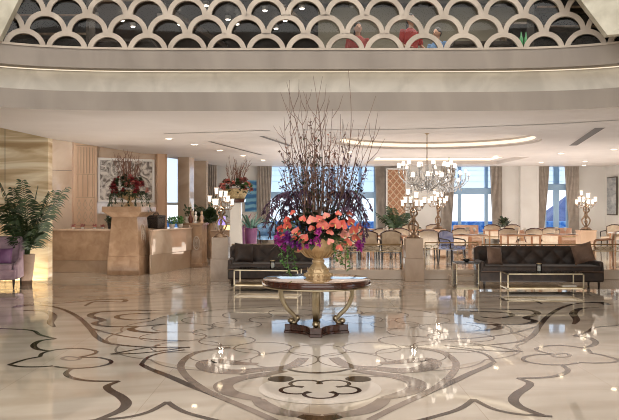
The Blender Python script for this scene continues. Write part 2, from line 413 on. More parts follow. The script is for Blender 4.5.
# wide grey inner scrolls
trace(grey, [(258, 364.2), (240, 363.6), (226, 361.8), (210, 361.5), (206, 365.5), (214, 370), (235, 372), (262, 369.5), (290, 366.5), (304, 358)], .13, w2=.24)
trace(grey, [(285, 371), (264, 374.5), (240, 378.5), (224, 384.5), (227, 391.5), (243, 396.5), (258, 399.5)], .12, w2=.2)
trace(grey, [(258, 399.5), (264, 405), (279, 411.5), (300, 415), (320, 416.5)], .12, w2=.17)
# rosette of thin petals around the table
for ring, (r0, r1, n, wd) in enumerate([(1.0, 1.75, 12, .2), (1.55, 2.45, 16, .27)]):
    for k in range(n):
        a = 2 * PI * (k + .5 * ring) / n
        c = Vector((TX + (r0 + r1) / 2 * math.cos(a), TY + (r0 + r1) / 2 * math.sin(a), 0))
        L_ = (r1 - r0) / 2
        W_ = (r0 + r1) / 2 * math.sin(PI / n) * 1.0
        P = []
        for j in range(28):
            t = 2 * PI * j / 28
            x, y = L_ * math.cos(t), W_ * math.sin(t)
            P.append(c + Vector((x * math.cos(a) - y * math.sin(a), x * math.sin(a) + y * math.cos(a), 0)))
        ribbon(line, P, .022, .0022 + ring * .0002 + k * .000008, True)
# scalloped border of the medallion
P = []
for j in range(240):
    t = 2 * PI * j / 240
    r = 2.75 + .13 * abs(math.sin(t * 8))
    P.append(Vector((TX + r * math.cos(t), TY + r * math.sin(t), 0)))
ribbon(line, P, .03, .0019, True)
def disc(mb, c, r, z, n=40, ry=None):
    ry = ry or r
    mb.add([(c[0] + r * math.cos(2 * PI * k / n), c[1] + ry * math.sin(2 * PI * k / n), z) for k in range(n)], [tuple(range(n))])
disc(pale, (TX, TY), 2.74, .0007, 80)
# five-lobed flower in front of the table
QX, QY = X(320, 7.55), 7.55
disc(pale, (QX, QY), .6, .0031, 60)
for k in range(5):
    a = -PI / 2 + 2 * PI * k / 5
    c = (QX + .24 * math.cos(a), QY + .24 * math.sin(a))
    P = [Vector((c[0] + .155 * math.cos(t), c[1] + .155 * math.sin(t), 0)) for t in [a - 2.35 + 4.7 * j / 22 for j in range(23)]]
    ribbon(dark, P, .042, .0040 + k * .00003)
for s in (-1, 1):
    disc(dark, (QX + s * .40, QY + .40), .135, .0042)
trace(dark, [(288, 369.5), (300, 372), (319, 373), (338, 371.5), (350, 369)], .04, both=False, w2=.07)
# dark foot of the floor pattern nearest the camera
trace(dark, [(300, 416), (320, 419), (340, 416)], .1, both=False, w2=.16)
struct(pale.build('trim_1', MT['floor_pale'], smooth=False))
struct(grey.build('trim_2', MT['inlay_grey'], smooth=False))
struct(dark.build('trim_3', MT['inlay_dark'], smooth=False))
struct(line.build('trim_4', MT['inlay_line'], smooth=False))

# ---- oval opening of the lobby: stepped cornice
RC, RA, RB, RN = (0.0, 7.2), 5.9, 5.5, 5.0
def ringpts(off, z, n=96):
    pts = []
    # from the left front, round the back, to the right front
    pts.append(Vector((-(RA + off), 1.5, z)))
    for i in range(n + 1):
        t = PI - PI * i / n
        c, s = math.cos(t), math.sin(t)
        x = (RA + off) * (abs(c) ** (2 / RN)) * (1 if c >= 0 else -1)
        y = (RB + off) * (abs(s) ** (2 / RN))
        pts.append(Vector((x, RC[1] + y, z)))
    pts.append(Vector((RA + off, 1.5, z)))
    return pts
def strip(mb, A, B):
    n = len(A); mb.add(list(A) + list(B), [(i, i + 1, n + i + 1, n + i) for i in range(n - 1)])
CZ = 3.35
Z1, Z2, Z3 = 3.66, 4.034, 4.345
mb = MB(); strip(mb, ringpts(0, CZ), ringpts(0, Z1)); strip(mb, ringpts(0, Z1), ringpts(.25, Z1 + .0)); struct(mb.build('trim_5', MT['fascia']))
mb = MB(); strip(mb, ringpts(.25, Z1), ringpts(.25, Z2)); struct(mb.build('trim_6', MT['silver_leaf']))
mb = MB(); strip(mb, ringpts(.26, Z2), ringpts(-.05, Z2)); strip(mb, ringpts(-.05, Z2), ringpts(-.05, Z3)); strip(mb, ringpts(-.05, Z3), ringpts(.3, Z3)); struct(mb.build('trim_7', MT['fascia']))
mb = MB(); strip(mb, ringpts(.15, Z2 - .006), ringpts(.22, Z2 - .006)); struct(mb.build('trim_8', MT['led']))
mb = MB(); strip(mb, ringpts(-.07, Z3 - .004), ringpts(-.07, Z3 + .03)); strip(mb, ringpts(-.07, Z3 + .03), ringpts(.1, Z3 + .03)); struct(mb.build('trim_9', MT['scallop']))

# ---- ceiling of the dining hall (one flat slab with the dome and the tray cut out)
DC = (X(436, 18.95), 18.95); DR = 2.5
TR = (X(370, 26), X(521, 26), 24.9, 29.3)
def loop(pts):
    vs = [bm.verts.new(p) for p in pts]
    return [bm.edges.new((vs[i], vs[(i + 1) % len(vs)])) for i in range(len(vs))]
from mathutils.geometry import tessellate_polygon
loops = [ringpts(0, CZ) + [Vector((13.5, 1.5, CZ)), Vector((13.5, 31.2, CZ)), Vector((-3.45, 31.2, CZ)), Vector((-6.05, 18.0, CZ)), Vector((-6.25, 14.5, CZ)), Vector((-6.6, 1.5, CZ))],
         [Vector((DC[0] + DR * math.cos(2 * PI * k / 64), DC[1] + DR * math.sin(2 * PI * k / 64), CZ)) for k in range(64)],
         [Vector((TR[0], TR[2], CZ)), Vector((TR[1], TR[2], CZ)), Vector((TR[1], TR[3], CZ)), Vector((TR[0], TR[3], CZ))]]
mb = MB(); mb.add([p for l_ in loops for p in l_], tessellate_polygon(loops))
struct(mb.build('ceiling', MT['ceil'], smooth=False))
# riser and raised ceiling over the reception
mb = MB(); e = [(-6.6, 1.5), (-6.25, 14.5), (-6.05, 18.0), (-3.45, 31.2)]
strip(mb, [Vector((x, y, CZ)) for x, y in e], [Vector((x, y, 3.9)) for x, y in e])
mb.add([(-6.6, 1.5, 3.9), (-3.45, 31.2, 3.9), (-14, 31.2, 3.9), (-14, 1.5, 3.9)], [(0, 1, 2, 3)])
struct(mb.build('ceiling_reception', MT['ceil'], smooth=False))
# dome recess and tray recess; cove light put in as glowing riser strips
mb = MB(); mb.lathe([(2.5, 0), (2.5, .05), (2.36, .05), (2.36, .19), (2.2, .19), (0.0, .21)], 64, (DC[0], DC[1], CZ), cap=False); struct(mb.build('ceiling_dome', MT['ceil']))
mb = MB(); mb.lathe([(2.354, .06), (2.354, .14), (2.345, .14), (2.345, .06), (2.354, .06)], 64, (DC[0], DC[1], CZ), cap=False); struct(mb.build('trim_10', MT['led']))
def rect(off, z): return [Vector((TR[0] + off, TR[2] + off, z)), Vector((TR[1] - off, TR[2] + off, z)), Vector((TR[1] - off, TR[3] - off, z)), Vector((TR[0] + off, TR[3] - off, z)), Vector((TR[0] + off, TR[2] + off, z))]
mb = MB(); strip(mb, rect(0, CZ), rect(0, CZ + .12)); strip(mb, rect(0, CZ + .12), rect(.35, CZ + .12)); strip(mb, rect(.35, CZ + .12), rect(.35, CZ + .22)); mb.add(rect(.35, CZ + .22)[:4], [(0, 1, 2, 3)])
struct(mb.build('ceiling_tray', MT['ceil'], smooth=False))
mb = MB(); strip(mb, rect(.358, CZ + .13), rect(.358, CZ + .21)); struct(mb.build('trim_11', MT['led']))  # glowing strip standing in for light on the tray's cove wall

# ---- scalloped screen of the upper gallery
RB2 = ringpts(.04, 0, 400)
seg = [0.0]
for i in range(1, len(RB2)): seg.append(seg[-1] + (RB2[i] - RB2[i - 1]).length)
mid = None
for i in range(len(RB2) - 1):
    if RB2[i].x <= 0 <= RB2[i + 1].x: mid = seg[i] + (0 - RB2[i].x)
import bisect
def oncurve(s):
    s += mid
    i = max(0, min(len(seg) - 2, bisect.bisect_right(seg, s) - 1))
    t = (s - seg[i]) / (seg[i + 1] - seg[i])
    p = RB2[i].lerp(RB2[i + 1], t); d = (RB2[i + 1] - RB2[i]).normalized()
    return p, Vector((d.y, -d.x, 0)) * 1.0
PITCH = 39.35 / F * 12.74; R_ = PITCH / 2
S0 = X(187.5, 12.74)
scr = MB()
def arc(s0, z0, ro, ri, y0, y1, smin=-5.0, smax=5.0):
    n = 16; vs = []; fs = []
    for k in range(n + 1):
        a = PI * k / n
        for r, t in ((ro, y0), (ri, y0), (ri, y1), (ro, y1)):
            p, nn = oncurve(s0 + r * math.cos(a))
            vs.append((p.x + nn.x * t, p.y + nn.y * t, z0 + r * math.sin(a)))
    for k in range(n):
        for q in range(4):
            fs.append((k * 4 + q, k * 4 + (q + 1) % 4, k * 4 + 4 + (q + 1) % 4, k * 4 + 4 + q))
    fs += [(0, 1, 2, 3), (n * 4, n * 4 + 1, n * 4 + 2, n * 4 + 3)]
    scr.add(vs, fs)
for row in range(4):
    for k in range(-10, 17):
        s0 = S0 + (k + (.5 if row % 2 else 0)) * PITCH
        if abs(s0) > 5.15: continue
        arc(s0, Z3 - .035 + row * R_ * .94, R_ * 1.02, R_ * .765, -.035, .035)
        # solid spandrel between neighbouring arcs
screen = scr.build('gallery_screen', MT['scallop'], angle=50)
tag(screen, 'pale fish-scale lattice screen of arches along the upper gallery', 'screen')
# clear glass just behind the lattice
A = [oncurve(-5.1 + 10.2 * k / 60) for k in range(61)]
mb = MB(); strip(mb, [Vector((p.x, p.y + .09, Z3)) for p, n in A], [Vector((p.x, p.y + .09, 6.0)) for p, n in A])
struct(mb.build('window_5', MT['glass']))
# slanting pale side panels where the dome springs
def sidepanel(name, a, b, s):
    mb = MB(); out = 3.2 * s
    top = (b[0] + (b[0] - a[0]) * 1.6, b[1], b[2] + (b[2] - a[2]) * 1.6)
    V = [(a[0], a[1], a[2]), top, (top[0] + out * 1.3, top[1] - .4, top[2]), (a[0] + out, a[1] - 1.6, a[2] - .02)]
    V += [(x + .02 * s, y + .18, z) for x, y, z in V]
    mb.add(V, [(0, 1, 2, 3), (4, 5, 6, 7), (0, 1, 5, 4), (1, 2, 6, 5), (0, 3, 7, 4)])
    struct(mb.build(name, MT['leaf_panel'], smooth=False))
sidepanel('wall_gallery_left', (X(-1, 11.9), 11.9, 4.36), (X(22.5, 12.1), 12.1, Z(0, 12.1)), -1)
sidepanel('wall_gallery_right', (X(607.5, 11.6), 11.6, 4.36), (X(570, 12.1), 12.1, Z(0, 12.1)), 1)

# ---- upper storey seen through the screen
UZ = 3.70
mb = MB(); A = ringpts(.25, UZ)
bm = bmesh.new()
edges = loop(A + [Vector((11, 1.5, UZ)), Vector((11, 27, UZ)), Vector((-11, 27, UZ)), Vector((-11, 1.5, UZ))])
bmesh.ops.triangle_fill(bm, edges=edges, use_beauty=True)
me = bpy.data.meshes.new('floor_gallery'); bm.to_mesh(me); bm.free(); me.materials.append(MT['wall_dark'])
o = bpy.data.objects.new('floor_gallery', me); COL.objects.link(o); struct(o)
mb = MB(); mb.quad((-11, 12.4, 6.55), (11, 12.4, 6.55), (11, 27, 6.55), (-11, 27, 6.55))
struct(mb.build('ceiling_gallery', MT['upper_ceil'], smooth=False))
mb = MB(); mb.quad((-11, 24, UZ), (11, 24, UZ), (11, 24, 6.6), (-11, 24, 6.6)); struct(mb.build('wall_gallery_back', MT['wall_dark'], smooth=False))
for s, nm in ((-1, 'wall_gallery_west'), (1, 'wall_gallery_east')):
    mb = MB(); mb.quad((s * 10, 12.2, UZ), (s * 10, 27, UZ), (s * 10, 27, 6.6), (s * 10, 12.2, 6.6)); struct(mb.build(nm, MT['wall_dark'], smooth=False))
# greenish glass reflection put in as olive wall and ceiling, right half of gallery
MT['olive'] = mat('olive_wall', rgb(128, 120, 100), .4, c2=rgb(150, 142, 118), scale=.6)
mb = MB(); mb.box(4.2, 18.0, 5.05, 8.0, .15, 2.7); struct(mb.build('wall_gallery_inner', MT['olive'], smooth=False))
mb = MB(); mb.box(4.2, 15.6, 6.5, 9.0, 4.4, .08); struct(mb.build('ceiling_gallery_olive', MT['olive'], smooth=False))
# ceiling joists on the left of the gallery
for k, (xa, ya, xb, yb) in enumerate([(-9, 15.6, -1.2, 15.0), (-9, 17.5, -.8, 16.6), (-7.5, 13.5, -5.5, 22), (-4.2, 13.5, -2.4, 22), (-2.2, 13.4, .2, 20)]):
    mb = MB(); mb.tube([(xa, ya, 6.35), (xb, yb, 6.35)], .07, 6); struct(mb.build('beam_%d' % (k + 1), mat('beam%d' % k, rgb(170, 150, 130), .5)))

# ---- left: onyx wall and reception back wall
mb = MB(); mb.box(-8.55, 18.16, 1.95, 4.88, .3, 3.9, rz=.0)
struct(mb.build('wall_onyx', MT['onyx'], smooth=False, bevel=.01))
mb = MB()
for xx in (X(5, 18), ):
    mb.box(xx, 18.0, 1.95, .008, .012, 3.9)
struct(mb.build('trim_12', MT['inlay_line'], smooth=False))
RA0, RA1 = Vector((X(30, 21.3), 21.3)), Vector((X(167, 23.6), 23.6))
dv = (RA1 - RA0).normalized(); RZW = math.atan2(dv.y, dv.x)
def onwall(px):
    """point of the reception back wall under image column px"""
    k = (px - CX) / F
    t = (k * RA0.y - RA0.x) / (dv.x - k * dv.y)
    return RA0 + dv * t
RA00 = RA0 - dv * 3.0
nrm = Vector((dv.y, -dv.x))
mb = MB(); mb.prism([tuple(RA00), tuple(RA1), tuple(RA1 - nrm * .3), tuple(RA00 - nrm * .3)], 0, 3.9)
struct(mb.build('wall_reception', MT['marble_pol'], smooth=False))
# joints of the polished marble
mb = MB()
for z in (2.78,):
    a, b = onwall(40) + nrm * .004, onwall(73) + nrm * .004
    mb.tube([(a.x, a.y, z), (b.x, b.y, z)], .008, 4)
struct(mb.build('trim_13', MT['inlay_line'], smooth=False))

# ---- far left: pier, pale marble wall, side wall
mb = MB(); mb.box(X(185, 25), 25.2, 1.95, .40, .5, 3.9, rz=-.15); struct(mb.build('column_left', MT['marble_pol'], smooth=False, bevel=.02))
mb = MB(); mb.box(X(197.5, 27), 27.2, 1.95, .62, .4, 3.9); struct(mb.build('wall_marble', MT['marble_pol'], smooth=False))
mb = MB(); mb.box(-9.5, 30, 1.95, 5, .3, 3.9); struct(mb.build('wall_left_back', MT['wall'], smooth=False))
mb = MB(); mb.box(-13.8, 12.5, 3.8, .3, 39, 7.6); struct(mb.build('wall_left', MT['wall'], smooth=False))

# ---- back wall with its windows
BD = 31.0
TOPZ = 3.95
def wallseg(name, x0, x1, z0=0, z1=TOPZ, d=BD, m='wall'):
    mb = MB(); mb.box((x0 + x1) / 2, d + .15, (z0 + z1) / 2, x1 - x0, .3, z1 - z0); return struct(mb.build(name, MT[m], smooth=False))
xs = lambda p: X(p, BD)
wallseg('wall_back', xs(207), xs(264))
wallseg('wall_back_1', xs(376), xs(450))
wallseg('wall_back_2', xs(496), xs(545))
wallseg('wall_back_3', xs(569), xs(606))
mb = MB(); mb.box((xs(519) + xs(537)) / 2, BD - .12, 1.9, xs(537) - xs(519), .24, 3.4); struct(mb.build('wall_pilaster', MT['wall'], smooth=False))
SILL = .62
for nm, a, b in (('wall_sill_1', 264, 376), ('wall_sill_2', 450, 496), ('wall_sill_3', 545, 569)):
    wallseg(nm, xs(a), xs(b), 0, SILL)
wallseg('wall_sill_4', xs(150), xs(207), 0, .5)
wins = [('window_1', 264, 376, (.35, .62, .86), 2.2), ('window_2', 450, 496, (.22, .80), 2.36), ('window_3', 545, 569, (.5,), 2.52)]
for nm, a, b, vert, tz in wins:
    x0, x1 = xs(a), xs(b)
    e = thing(nm, 'tall window', 'window', ((x0 + x1) / 2, BD, SILL)); e['kind'] = 'structure'
    if 'category' in e: del e['category']
    if 'label' in e: del e['label']
    w, h = x1 - x0, CZ + .1 - SILL
    mb = MB()
    for xx in (-w / 2 + .04, w / 2 - .04): mb.box(xx, .12, h / 2, .08, .1, h)
    for zz in (.04, h - .04): mb.box(0, .12, zz, w, .1, .08)
    mb.box(0, .10, tz - SILL, w, .14, .26)
    for q in vert: mb.box(-w / 2 + w * q, .12, h / 2, .13 if nm != 'window_3' else .22, .1, h)
    mb.build('window_frame', MT['frame_blue'], e, bevel=.006)
    mb = MB(); mb.quad((-w / 2, .14, 0), (w / 2, .14, 0), (w / 2, .14, h), (-w / 2, .14, h)); mb.build('window_pane', MT['glass_blue' if nm == 'window_1' else 'glass_win'], e, smooth=False)
    mb = MB(); mb.quad((-w / 2, .06, tz - SILL + .13), (w / 2, .06, tz - SILL + .13), (w / 2, .06, h), (-w / 2, .06, h))
    for zz in (2.75, 2.98, 3.2): mb.box(0, .055, zz - SILL, w, .012, .018)
    mb.build('roller_blind', MT['blind'], e, smooth=False)
# window behind the reception
x0, x1 = X(150, 31), X(207, 31)
e = thing('window_4', '', None, ((x0 + x1) / 2, BD, .5)); e['kind'] = 'structure'
w, h = x1 - x0, 3.3
mb = MB()
for zz in (.04, 1.35, h - .04): mb.box(0, .12, zz, w, .1, .1)
for xx in (-w / 2, -w / 4, 0, w / 4, w / 2): mb.box(xx, .12, h / 2, .09, .1, h)
mb.build('window_frame', MT['white'], e)
mb = MB(); mb.quad((-w / 2, .14, 0), (w / 2, .14, 0), (w / 2, .14, h), (-w / 2, .14, h)); mb.build('window_pane', MT['glass_win'], e, smooth=False)
mb = MB(); mb.quad((-w / 2, .06, 1.4), (w / 2, .06, 1.4), (w / 2, .06, h), (-w / 2, .06, h)); mb.build('roller_blind', MT['blind'], e, smooth=False)

# ---- right wall
mb = MB(); mb.prism([(11.9, 31.3), (12.2, 31.3), (12.75, 12), (12.45, 12)], 0, TOPZ); struct(mb.build('wall_right', MT['wall'], smooth=False))
mb = MB(); mb.box(12.0, 29.0, 2.0, .5, .5, 4.0); struct(mb.build('column_right', MT['wall'], smooth=False))
mb = MB(); mb.box((xs(376) + xs(606)) / 2, BD - .02, PLZ + .07, xs(606) - xs(376), .04, .14); struct(mb.build('baseboard_back', MT['white'], smooth=False))

# ---- outdoors
mb = MB(); mb.quad((-40, 31.6, -.02), (50, 31.6, -.02), (50, 52, -.02), (-40, 52, -.02)); struct(mb.build('ground_terrace', MT['terrace'], smooth=False))
mb = MB()
random.seed(3)
for k in range(900):
    x = random.uniform(-12, 14.5); zz = random.uniform(0, 1.0)
    mb.leaf((x, 33.6 + random.uniform(-.2, .15), zz), (random.uniform(-1, 1), random.uniform(-.6, .2), random.uniform(.1, 1)), random.uniform(.14, .26), .09, .2, n=2)
hb = mb.build('hedge', MT['hedge'], smooth=False); tag(hb, 'low bluish hedge on the terrace outside the dining room windows', 'hedge', kind='stuff')
mb = MB(); mb.box(1.2, 33.95, .54, 26, .2, 1.08); o = mb.build('terrace_wall', MT['hedge'], smooth=False, bevel=.02); tag(o, 'low blue parapet wall closing the terrace outside the windows', 'wall', kind='structure')
t = thing('terrace_parasol', 'dark blue pyramid parasol outside the right hand window', 'parasol', (X(567.5, 40), 40, 0))
mb = MB(); mb.tube([(0, 0, 0), (0, 0, 2.25)], .04, 8); mb.build('pole', MT['white'], t)
mb = MB(); mb.add([(-1.45, -1.3, .95), (1.45, -1.3, .95), (1.45, 1.3, .95), (-1.45, 1.3, .95), (0, 0, 2.33)], [(0, 1, 4), (1, 2, 4), (2, 3, 4), (3, 0, 4), (3, 2, 1, 0)]); mb.build('canopy', MT['tent'], t, smooth=False)

# ---- the rest of the lobby, round and behind the viewpoint
mb = MB(); mb.box(1, -6.3, 3.8, 30, .3, 7.6); struct(mb.build('wall_front', MT['wall'], smooth=False))
mb = MB(); mb.quad((-14, -6.5, 7.6), (16, -6.5, 7.6), (16, 13.2, 7.6), (-14, 13.2, 7.6)); struct(mb.build('ceiling_lobby', MT['ceil'], smooth=False))
mb = MB(); mb.quad((-11, 13.0, 6.55), (11, 13.0, 6.55), (11, 13.0, 7.6), (-11, 13.0, 7.6)); struct(mb.build('wall_lobby_upper', MT['wall'], smooth=False))
mb = MB()
for y0, y1, z0, z1 in ((-6.4, 4.6, 0, 7.6), (9.4, 12.2, 0, 7.6), (4.6, 9.4, 0, .7), (4.6, 9.4, 3.3, 7.6)):
    mb.box(12.75, (y0 + y1) / 2, (z0 + z1) / 2, .3, y1 - y0, z1 - z0)
struct(mb.build('wall_right_lobby', MT['wall'], smooth=False))
e = thing('window_6', '', None, (12.75, 7.0, .7)); e['kind'] = 'structure'
mb = MB()
for yy in (-2.35, -.8, .8, 2.35): mb.box(0, yy, 1.3, .1, .1, 2.6)
for zz in (.05, 1.7, 2.55): mb.box(0, 0, zz, .1, 4.8, .1)
mb.build('window_frame', MT['frame_blue'], e)
mb = MB(); mb.quad((0, -2.4, 0), (0, 2.4, 0), (0, 2.4, 2.6), (0, -2.4, 2.6)); mb.build('window_pane', MT['glass_win'], e, smooth=False)
# ================================================================ THINGS
ZV = Vector((0, 0, 1))
# ---- round hall table
T = thing('round_table', 'round dark wood table with gilded curved legs in the middle of the lobby', 'table', (TX, TY, 0))
mb = MB(); mb.lathe([(.70, .672), (.748, .672), (.766, .688), (.769, .735), (.757, .758), (.742, .765), (.742, .75)], 72); mb.build('rim', MT['wood'], T, angle=35)
mb = MB(); mb.lathe([(.744, .70), (.744, .766), (.735, .768), (0, .768)], 72); mb.build('tabletop', MT['table_top'], T, angle=35)
mb = MB(); mb.lathe([(.60, .655), (.755, .655), (.762, .664), (.755, .674), (.6, .674)], 72); mb.build('gilded_edge', MT['pale_brass'], T)
mb = MB()
poly = []
for k in range(4):
    a = PI / 2 * k + math.radians(-92)
    u = Vector((math.cos(a), math.sin(a))); w = Vector((-u.y, u.x))
    poly += [tuple(u * .46 - w * .085), tuple(u * .46 + w * .085)]
    a2 = a + PI / 4; n2 = Vector((math.cos(a2), math.sin(a2)))
    w2 = Vector((math.cos(a + PI / 2), math.sin(a + PI / 2)))
    p0 = u * .46 + w * .085; p1 = w2 * .46 + Vector((w2.y, -w2.x)) * .085
    for j in range(1, 8):
        t = j / 8
        c = p0 * (1 - t) ** 2 + n2 * .16 * 2 * t * (1 - t) + p1 * t * t
        poly.append(tuple(c))
mb.prism(poly, .0, .035); mb.prism([(x * .97, y * .97) for x, y in poly], .035, .125)
mb.build('plinth', MT['wood'], T, bevel=.008)
for k in range(4):
    a = PI / 2 * k + math.radians(-92); u = Vector((math.cos(a), math.sin(a), 0))
    mb = MB()
    for off in (-.018, .018):
        w = Vector((-u.y, u.x, 0)) * off
        P = cr([u * .485 + ZV * .66 + w, u * .505 + ZV * .57 + w, u * .485 + ZV * .46 + w, u * .42 + ZV * .34 + w, u * .33 + ZV * .25 + w, u * .285 + ZV * .185 + w, u * .30 + ZV * .14 + w, u * .35 + ZV * .145 + w], 6)
        mb.tube(P, [.034 - .012 * i / (len(P) - 1) for i in range(len(P))], 8)
    mb.ell(tuple(u * .36 + ZV * .165), (.05, .05, .042), 12, 8); mb.ell(tuple(u * .27 + ZV * .20), (.04, .04, .045), 12, 8)
    mb.ell(tuple(u * .5 + ZV * .655), (.05, .05, .03), 10, 6)
    lg = mb.build('leg', MT['pale_brass'], T)

# ---- gilded urn
TZ = .768
U = thing('urn', 'large gilded footed urn standing on the round lobby table', 'urn', (TX + .025, TY, TZ))
mb = MB(); mb.lathe([(.185, 0), (.19, .02), (.185, .075), (.165, .085), (.15, .13), (.105, .18), (.075, .215)], 8); mb.build('foot', MT['gold'], U, angle=25)
mb = MB()
for k in range(16):
    a = 2 * PI * k / 16; mb.ell((.188 * math.cos(a), .188 * math.sin(a), .045), (.02, .02, .026), 8, 6)
for k in range(8):
    a = 2 * PI * k / 8
    c = Vector((.148 * math.cos(a), .148 * math.sin(a), .10))
    s_ = Vector((-math.sin(a), math.cos(a), 0))
    mb.tube([c + s_ * (.042 * math.cos(t)) + ZV * (.045 * math.sin(t)) for t in [PI * j / 8 for j in range(9)]], .007, 6)
mb.build('foot_ornament', MT['gold'], U)
mb = MB(); mb.lathe([(.075, .21), (.088, .225), (.088, .25), (.068, .27), (.10, .29), (.18, .33), (.265, .40), (.305, .48), (.32, .545), (.335, .56), (.32, .572), (.28, .55), (.22, .5), (0, .5)], 40); mb.build('bowl', MT['gold'], U)
mb = MB()
for k in range(20):
    a = 2 * PI * k / 20; r = lambda q: .10 + .165 * q
    mb.tube([((.105 + .19 * q ** .7) * math.cos(a), (.105 + .19 * q ** .7) * math.sin(a), .288 + .165 * q ** 1.5) for q in [j / 6 for j in range(7)]], .009, 6)
mb.build('gadroon', MT['gold'], U)
for s in (-1, 1):
    mb = MB(); mb.tube(cr([(s * .30, 0, .5), (s * .36, 0, .48), (s * .37, 0, .40), (s * .30, 0, .37), (s * .23, 0, .38)], 5), .013, 8); mb.build('handle', MT['gold'], U)

# ---- flowers
def anthurium(mb, c, nrm, size, rot):
    """heart shaped spathe + spadix"""
    n = Vector(nrm).normalized(); s = n.cross(ZV)
    if s.length < .01: s = Vector((1, 0, 0))
    s.normalize(); u = s.cross(n) * -1
    u, s = (u * math.cos(rot) + s * math.sin(rot)), (s * math.cos(rot) - u * math.sin(rot))
    pts = []
    for k in range(20):
        t = 2 * PI * k / 20
        x = .5 * (math.sin(t) ** 3) * 1.05
        y = (13 * math.cos(t) - 5 * math.cos(2 * t) - 2 * math.cos(3 * t) - math.cos(4 * t)) / 32
        pts.append((x, y))
    vs = [Vector(c)]
    for q in (.55, 1.0):
        for x, y in pts:
            vs.append(Vector(c) + (s * x + u * y) * size * q + n * size * (.10 * q * q * abs(x) * 2 - .10 * q * q * max(0, -y)))
    fs = [(0, 1 + k, 1 + (k + 1) % 20) for k in range(20)] + [(1 + k, 21 + k, 21 + (k + 1) % 20, 1 + (k + 1) % 20) for k in range(20)]
    mb.mi = 0; mb.add(vs, fs)
    mb.mi = 1
    b = Vector(c) + u * size * .12
    mb.tube([b, b + n * size * .18 + u * size * .1, b + n * size * .34 + u * size * .28], [size * .055, size * .05, size * .03], 6)
    mb.mi = 0
def orchid(mb, c, size, rnd):
    for j in range(5):
        a = 2 * PI * j / 5 + rnd.uniform(-.2, .2)
        tilt = rnd.uniform(-.2, .5)
        mb.leaf(c, (math.cos(a), -.5 + tilt * .5, math.sin(a)), size, size * .75, .1, n=3, cup=.2)
rnd = random.Random(11)
FZ = TZ + .60
A = thing('flower_arrangement', 'tall bouquet of coral and purple flowers with bare branches in the gilded urn', 'flowers', (TX + .025, TY, TZ + .52))
# foliage bed
mb = MB()
for k in range(640):
    a = rnd.uniform(0, 2 * PI); e_ = rnd.uniform(-.45, 1.2)
    r = rnd.uniform(.15, .48)
    p = Vector((math.cos(a) * math.cos(e_) * r * 1.25, math.sin(a) * math.cos(e_) * r * .9, .12 + math.sin(e_) * r * .75))
    mb.leaf(p, (math.cos(a), math.sin(a), math.sin(e_) * .8 + .1), rnd.uniform(.1, .2), rnd.uniform(.05, .1), rnd.uniform(.1, .5), n=3)
mb.build('foliage', MT['leaf_dark'], A)
# trailing ivy
for (ax, l) in ((-.42, .42), (-.34, .34), (.4, .36), (.3, .3), (-.5, .3), (.22, .26)):
    mb = MB(); y0 = -.15 - rnd.random() * .15
    P = cr([(ax * .6, y0, .08), (ax * .9, y0 - .05, .02), (ax * 1.02, y0 - .07, -l * .5), (ax * 1.02 + .03, y0 - .05, -l)], 6)
    mb.tube(P, .005, 5)
    for p in P[3:]:
        for q in range(2):
            a = rnd.uniform(0, 2 * PI); mb.leaf(p, (math.cos(a), math.sin(a) - .3, rnd.uniform(-.6, .3)), rnd.uniform(.05, .08), .045, .3, n=2)
    mb.build('ivy', MT['leaf_bright'], A)
# coral anthuriums, positions measured in the picture plane of the bouquet
S_ = 70.6
def bq(px, py, depth=-.3): return Vector(((px - 318) / S_, depth, Z(py, 10.9) - (TZ + .52)))
AN = [(288, 224.5, .12), (297, 230.5, .12), (311, 219, .12), (322, 224, .15), (334, 222.5, .15), (341, 223.5, .13), (329, 231, .09), (343, 233, .12), (352, 229, .13), (354, 237, .12), (346, 241, .12),
      (305, 236, .1), (317, 231, .09), (349, 221, .11), (301, 240, .1), (358, 226, .1), (294, 237, .08), (325, 215, .09), (311, 227, .08), (303, 218, .09), (283, 236, .09), (337, 213, .08), (356, 243, .08), (281, 228, .1), (287, 219, .09), (361, 234, .09), (318, 218, .1), (329, 240, .09), (338, 246, .09), (300, 247, .08), (348, 213, .08), (293, 212, .07)]
for i, (px, py, s_) in enumerate(AN):
    mb = MB(); q = (px - 318) / 42
    c = bq(px, py, -.44 + .3 * q * q + rnd.uniform(-.03, .03))
    anthurium(mb, c, (q * .8, -1, rnd.uniform(-.1, .5)), s_ * 1.2, rnd.uniform(-.6, .6))
    mb.build('blossom', [MT['coral' if i % 5 in (0, 1, 3, 4) else 'salmon'], MT['spadix']], A)
for i in range(16):
    a = rnd.uniform(.1, PI - .1); mb = MB()
    c = Vector((.46 * math.cos(a), .36 * math.sin(a), rnd.uniform(.1, .36)))
    anthurium(mb, c, (math.cos(a), math.sin(a), .5), rnd.uniform(.11, .15), rnd.uniform(-.6, .6)); mb.build('blossom', [MT['coral'], MT['spadix']], A)
OR = [(281, 240, .10, 0), (287, 237, .1, 1), (278, 236, .07, 0), (290, 242, .08, 1), (316, 239, .08, 0), (308, 242, .06, 0), (357, 245, .08, 0), (285, 246, .06, 0), (317, 231.5, .06, 0), (360, 242, .06, 1), (300, 243, .06, 1)]
for px, py, s_, v in OR:
    mb = MB(); q = (px - 318) / 42
    for j in range(5):
        orchid(mb, bq(px + rnd.uniform(-3, 3), py + rnd.uniform(-3, 3), -.46 + .25 * q * q + rnd.uniform(-.03, .03)), s_ * rnd.uniform(.6, .9), rnd)
    mb.build('orchid', MT['violet' if v else 'magenta'], A)
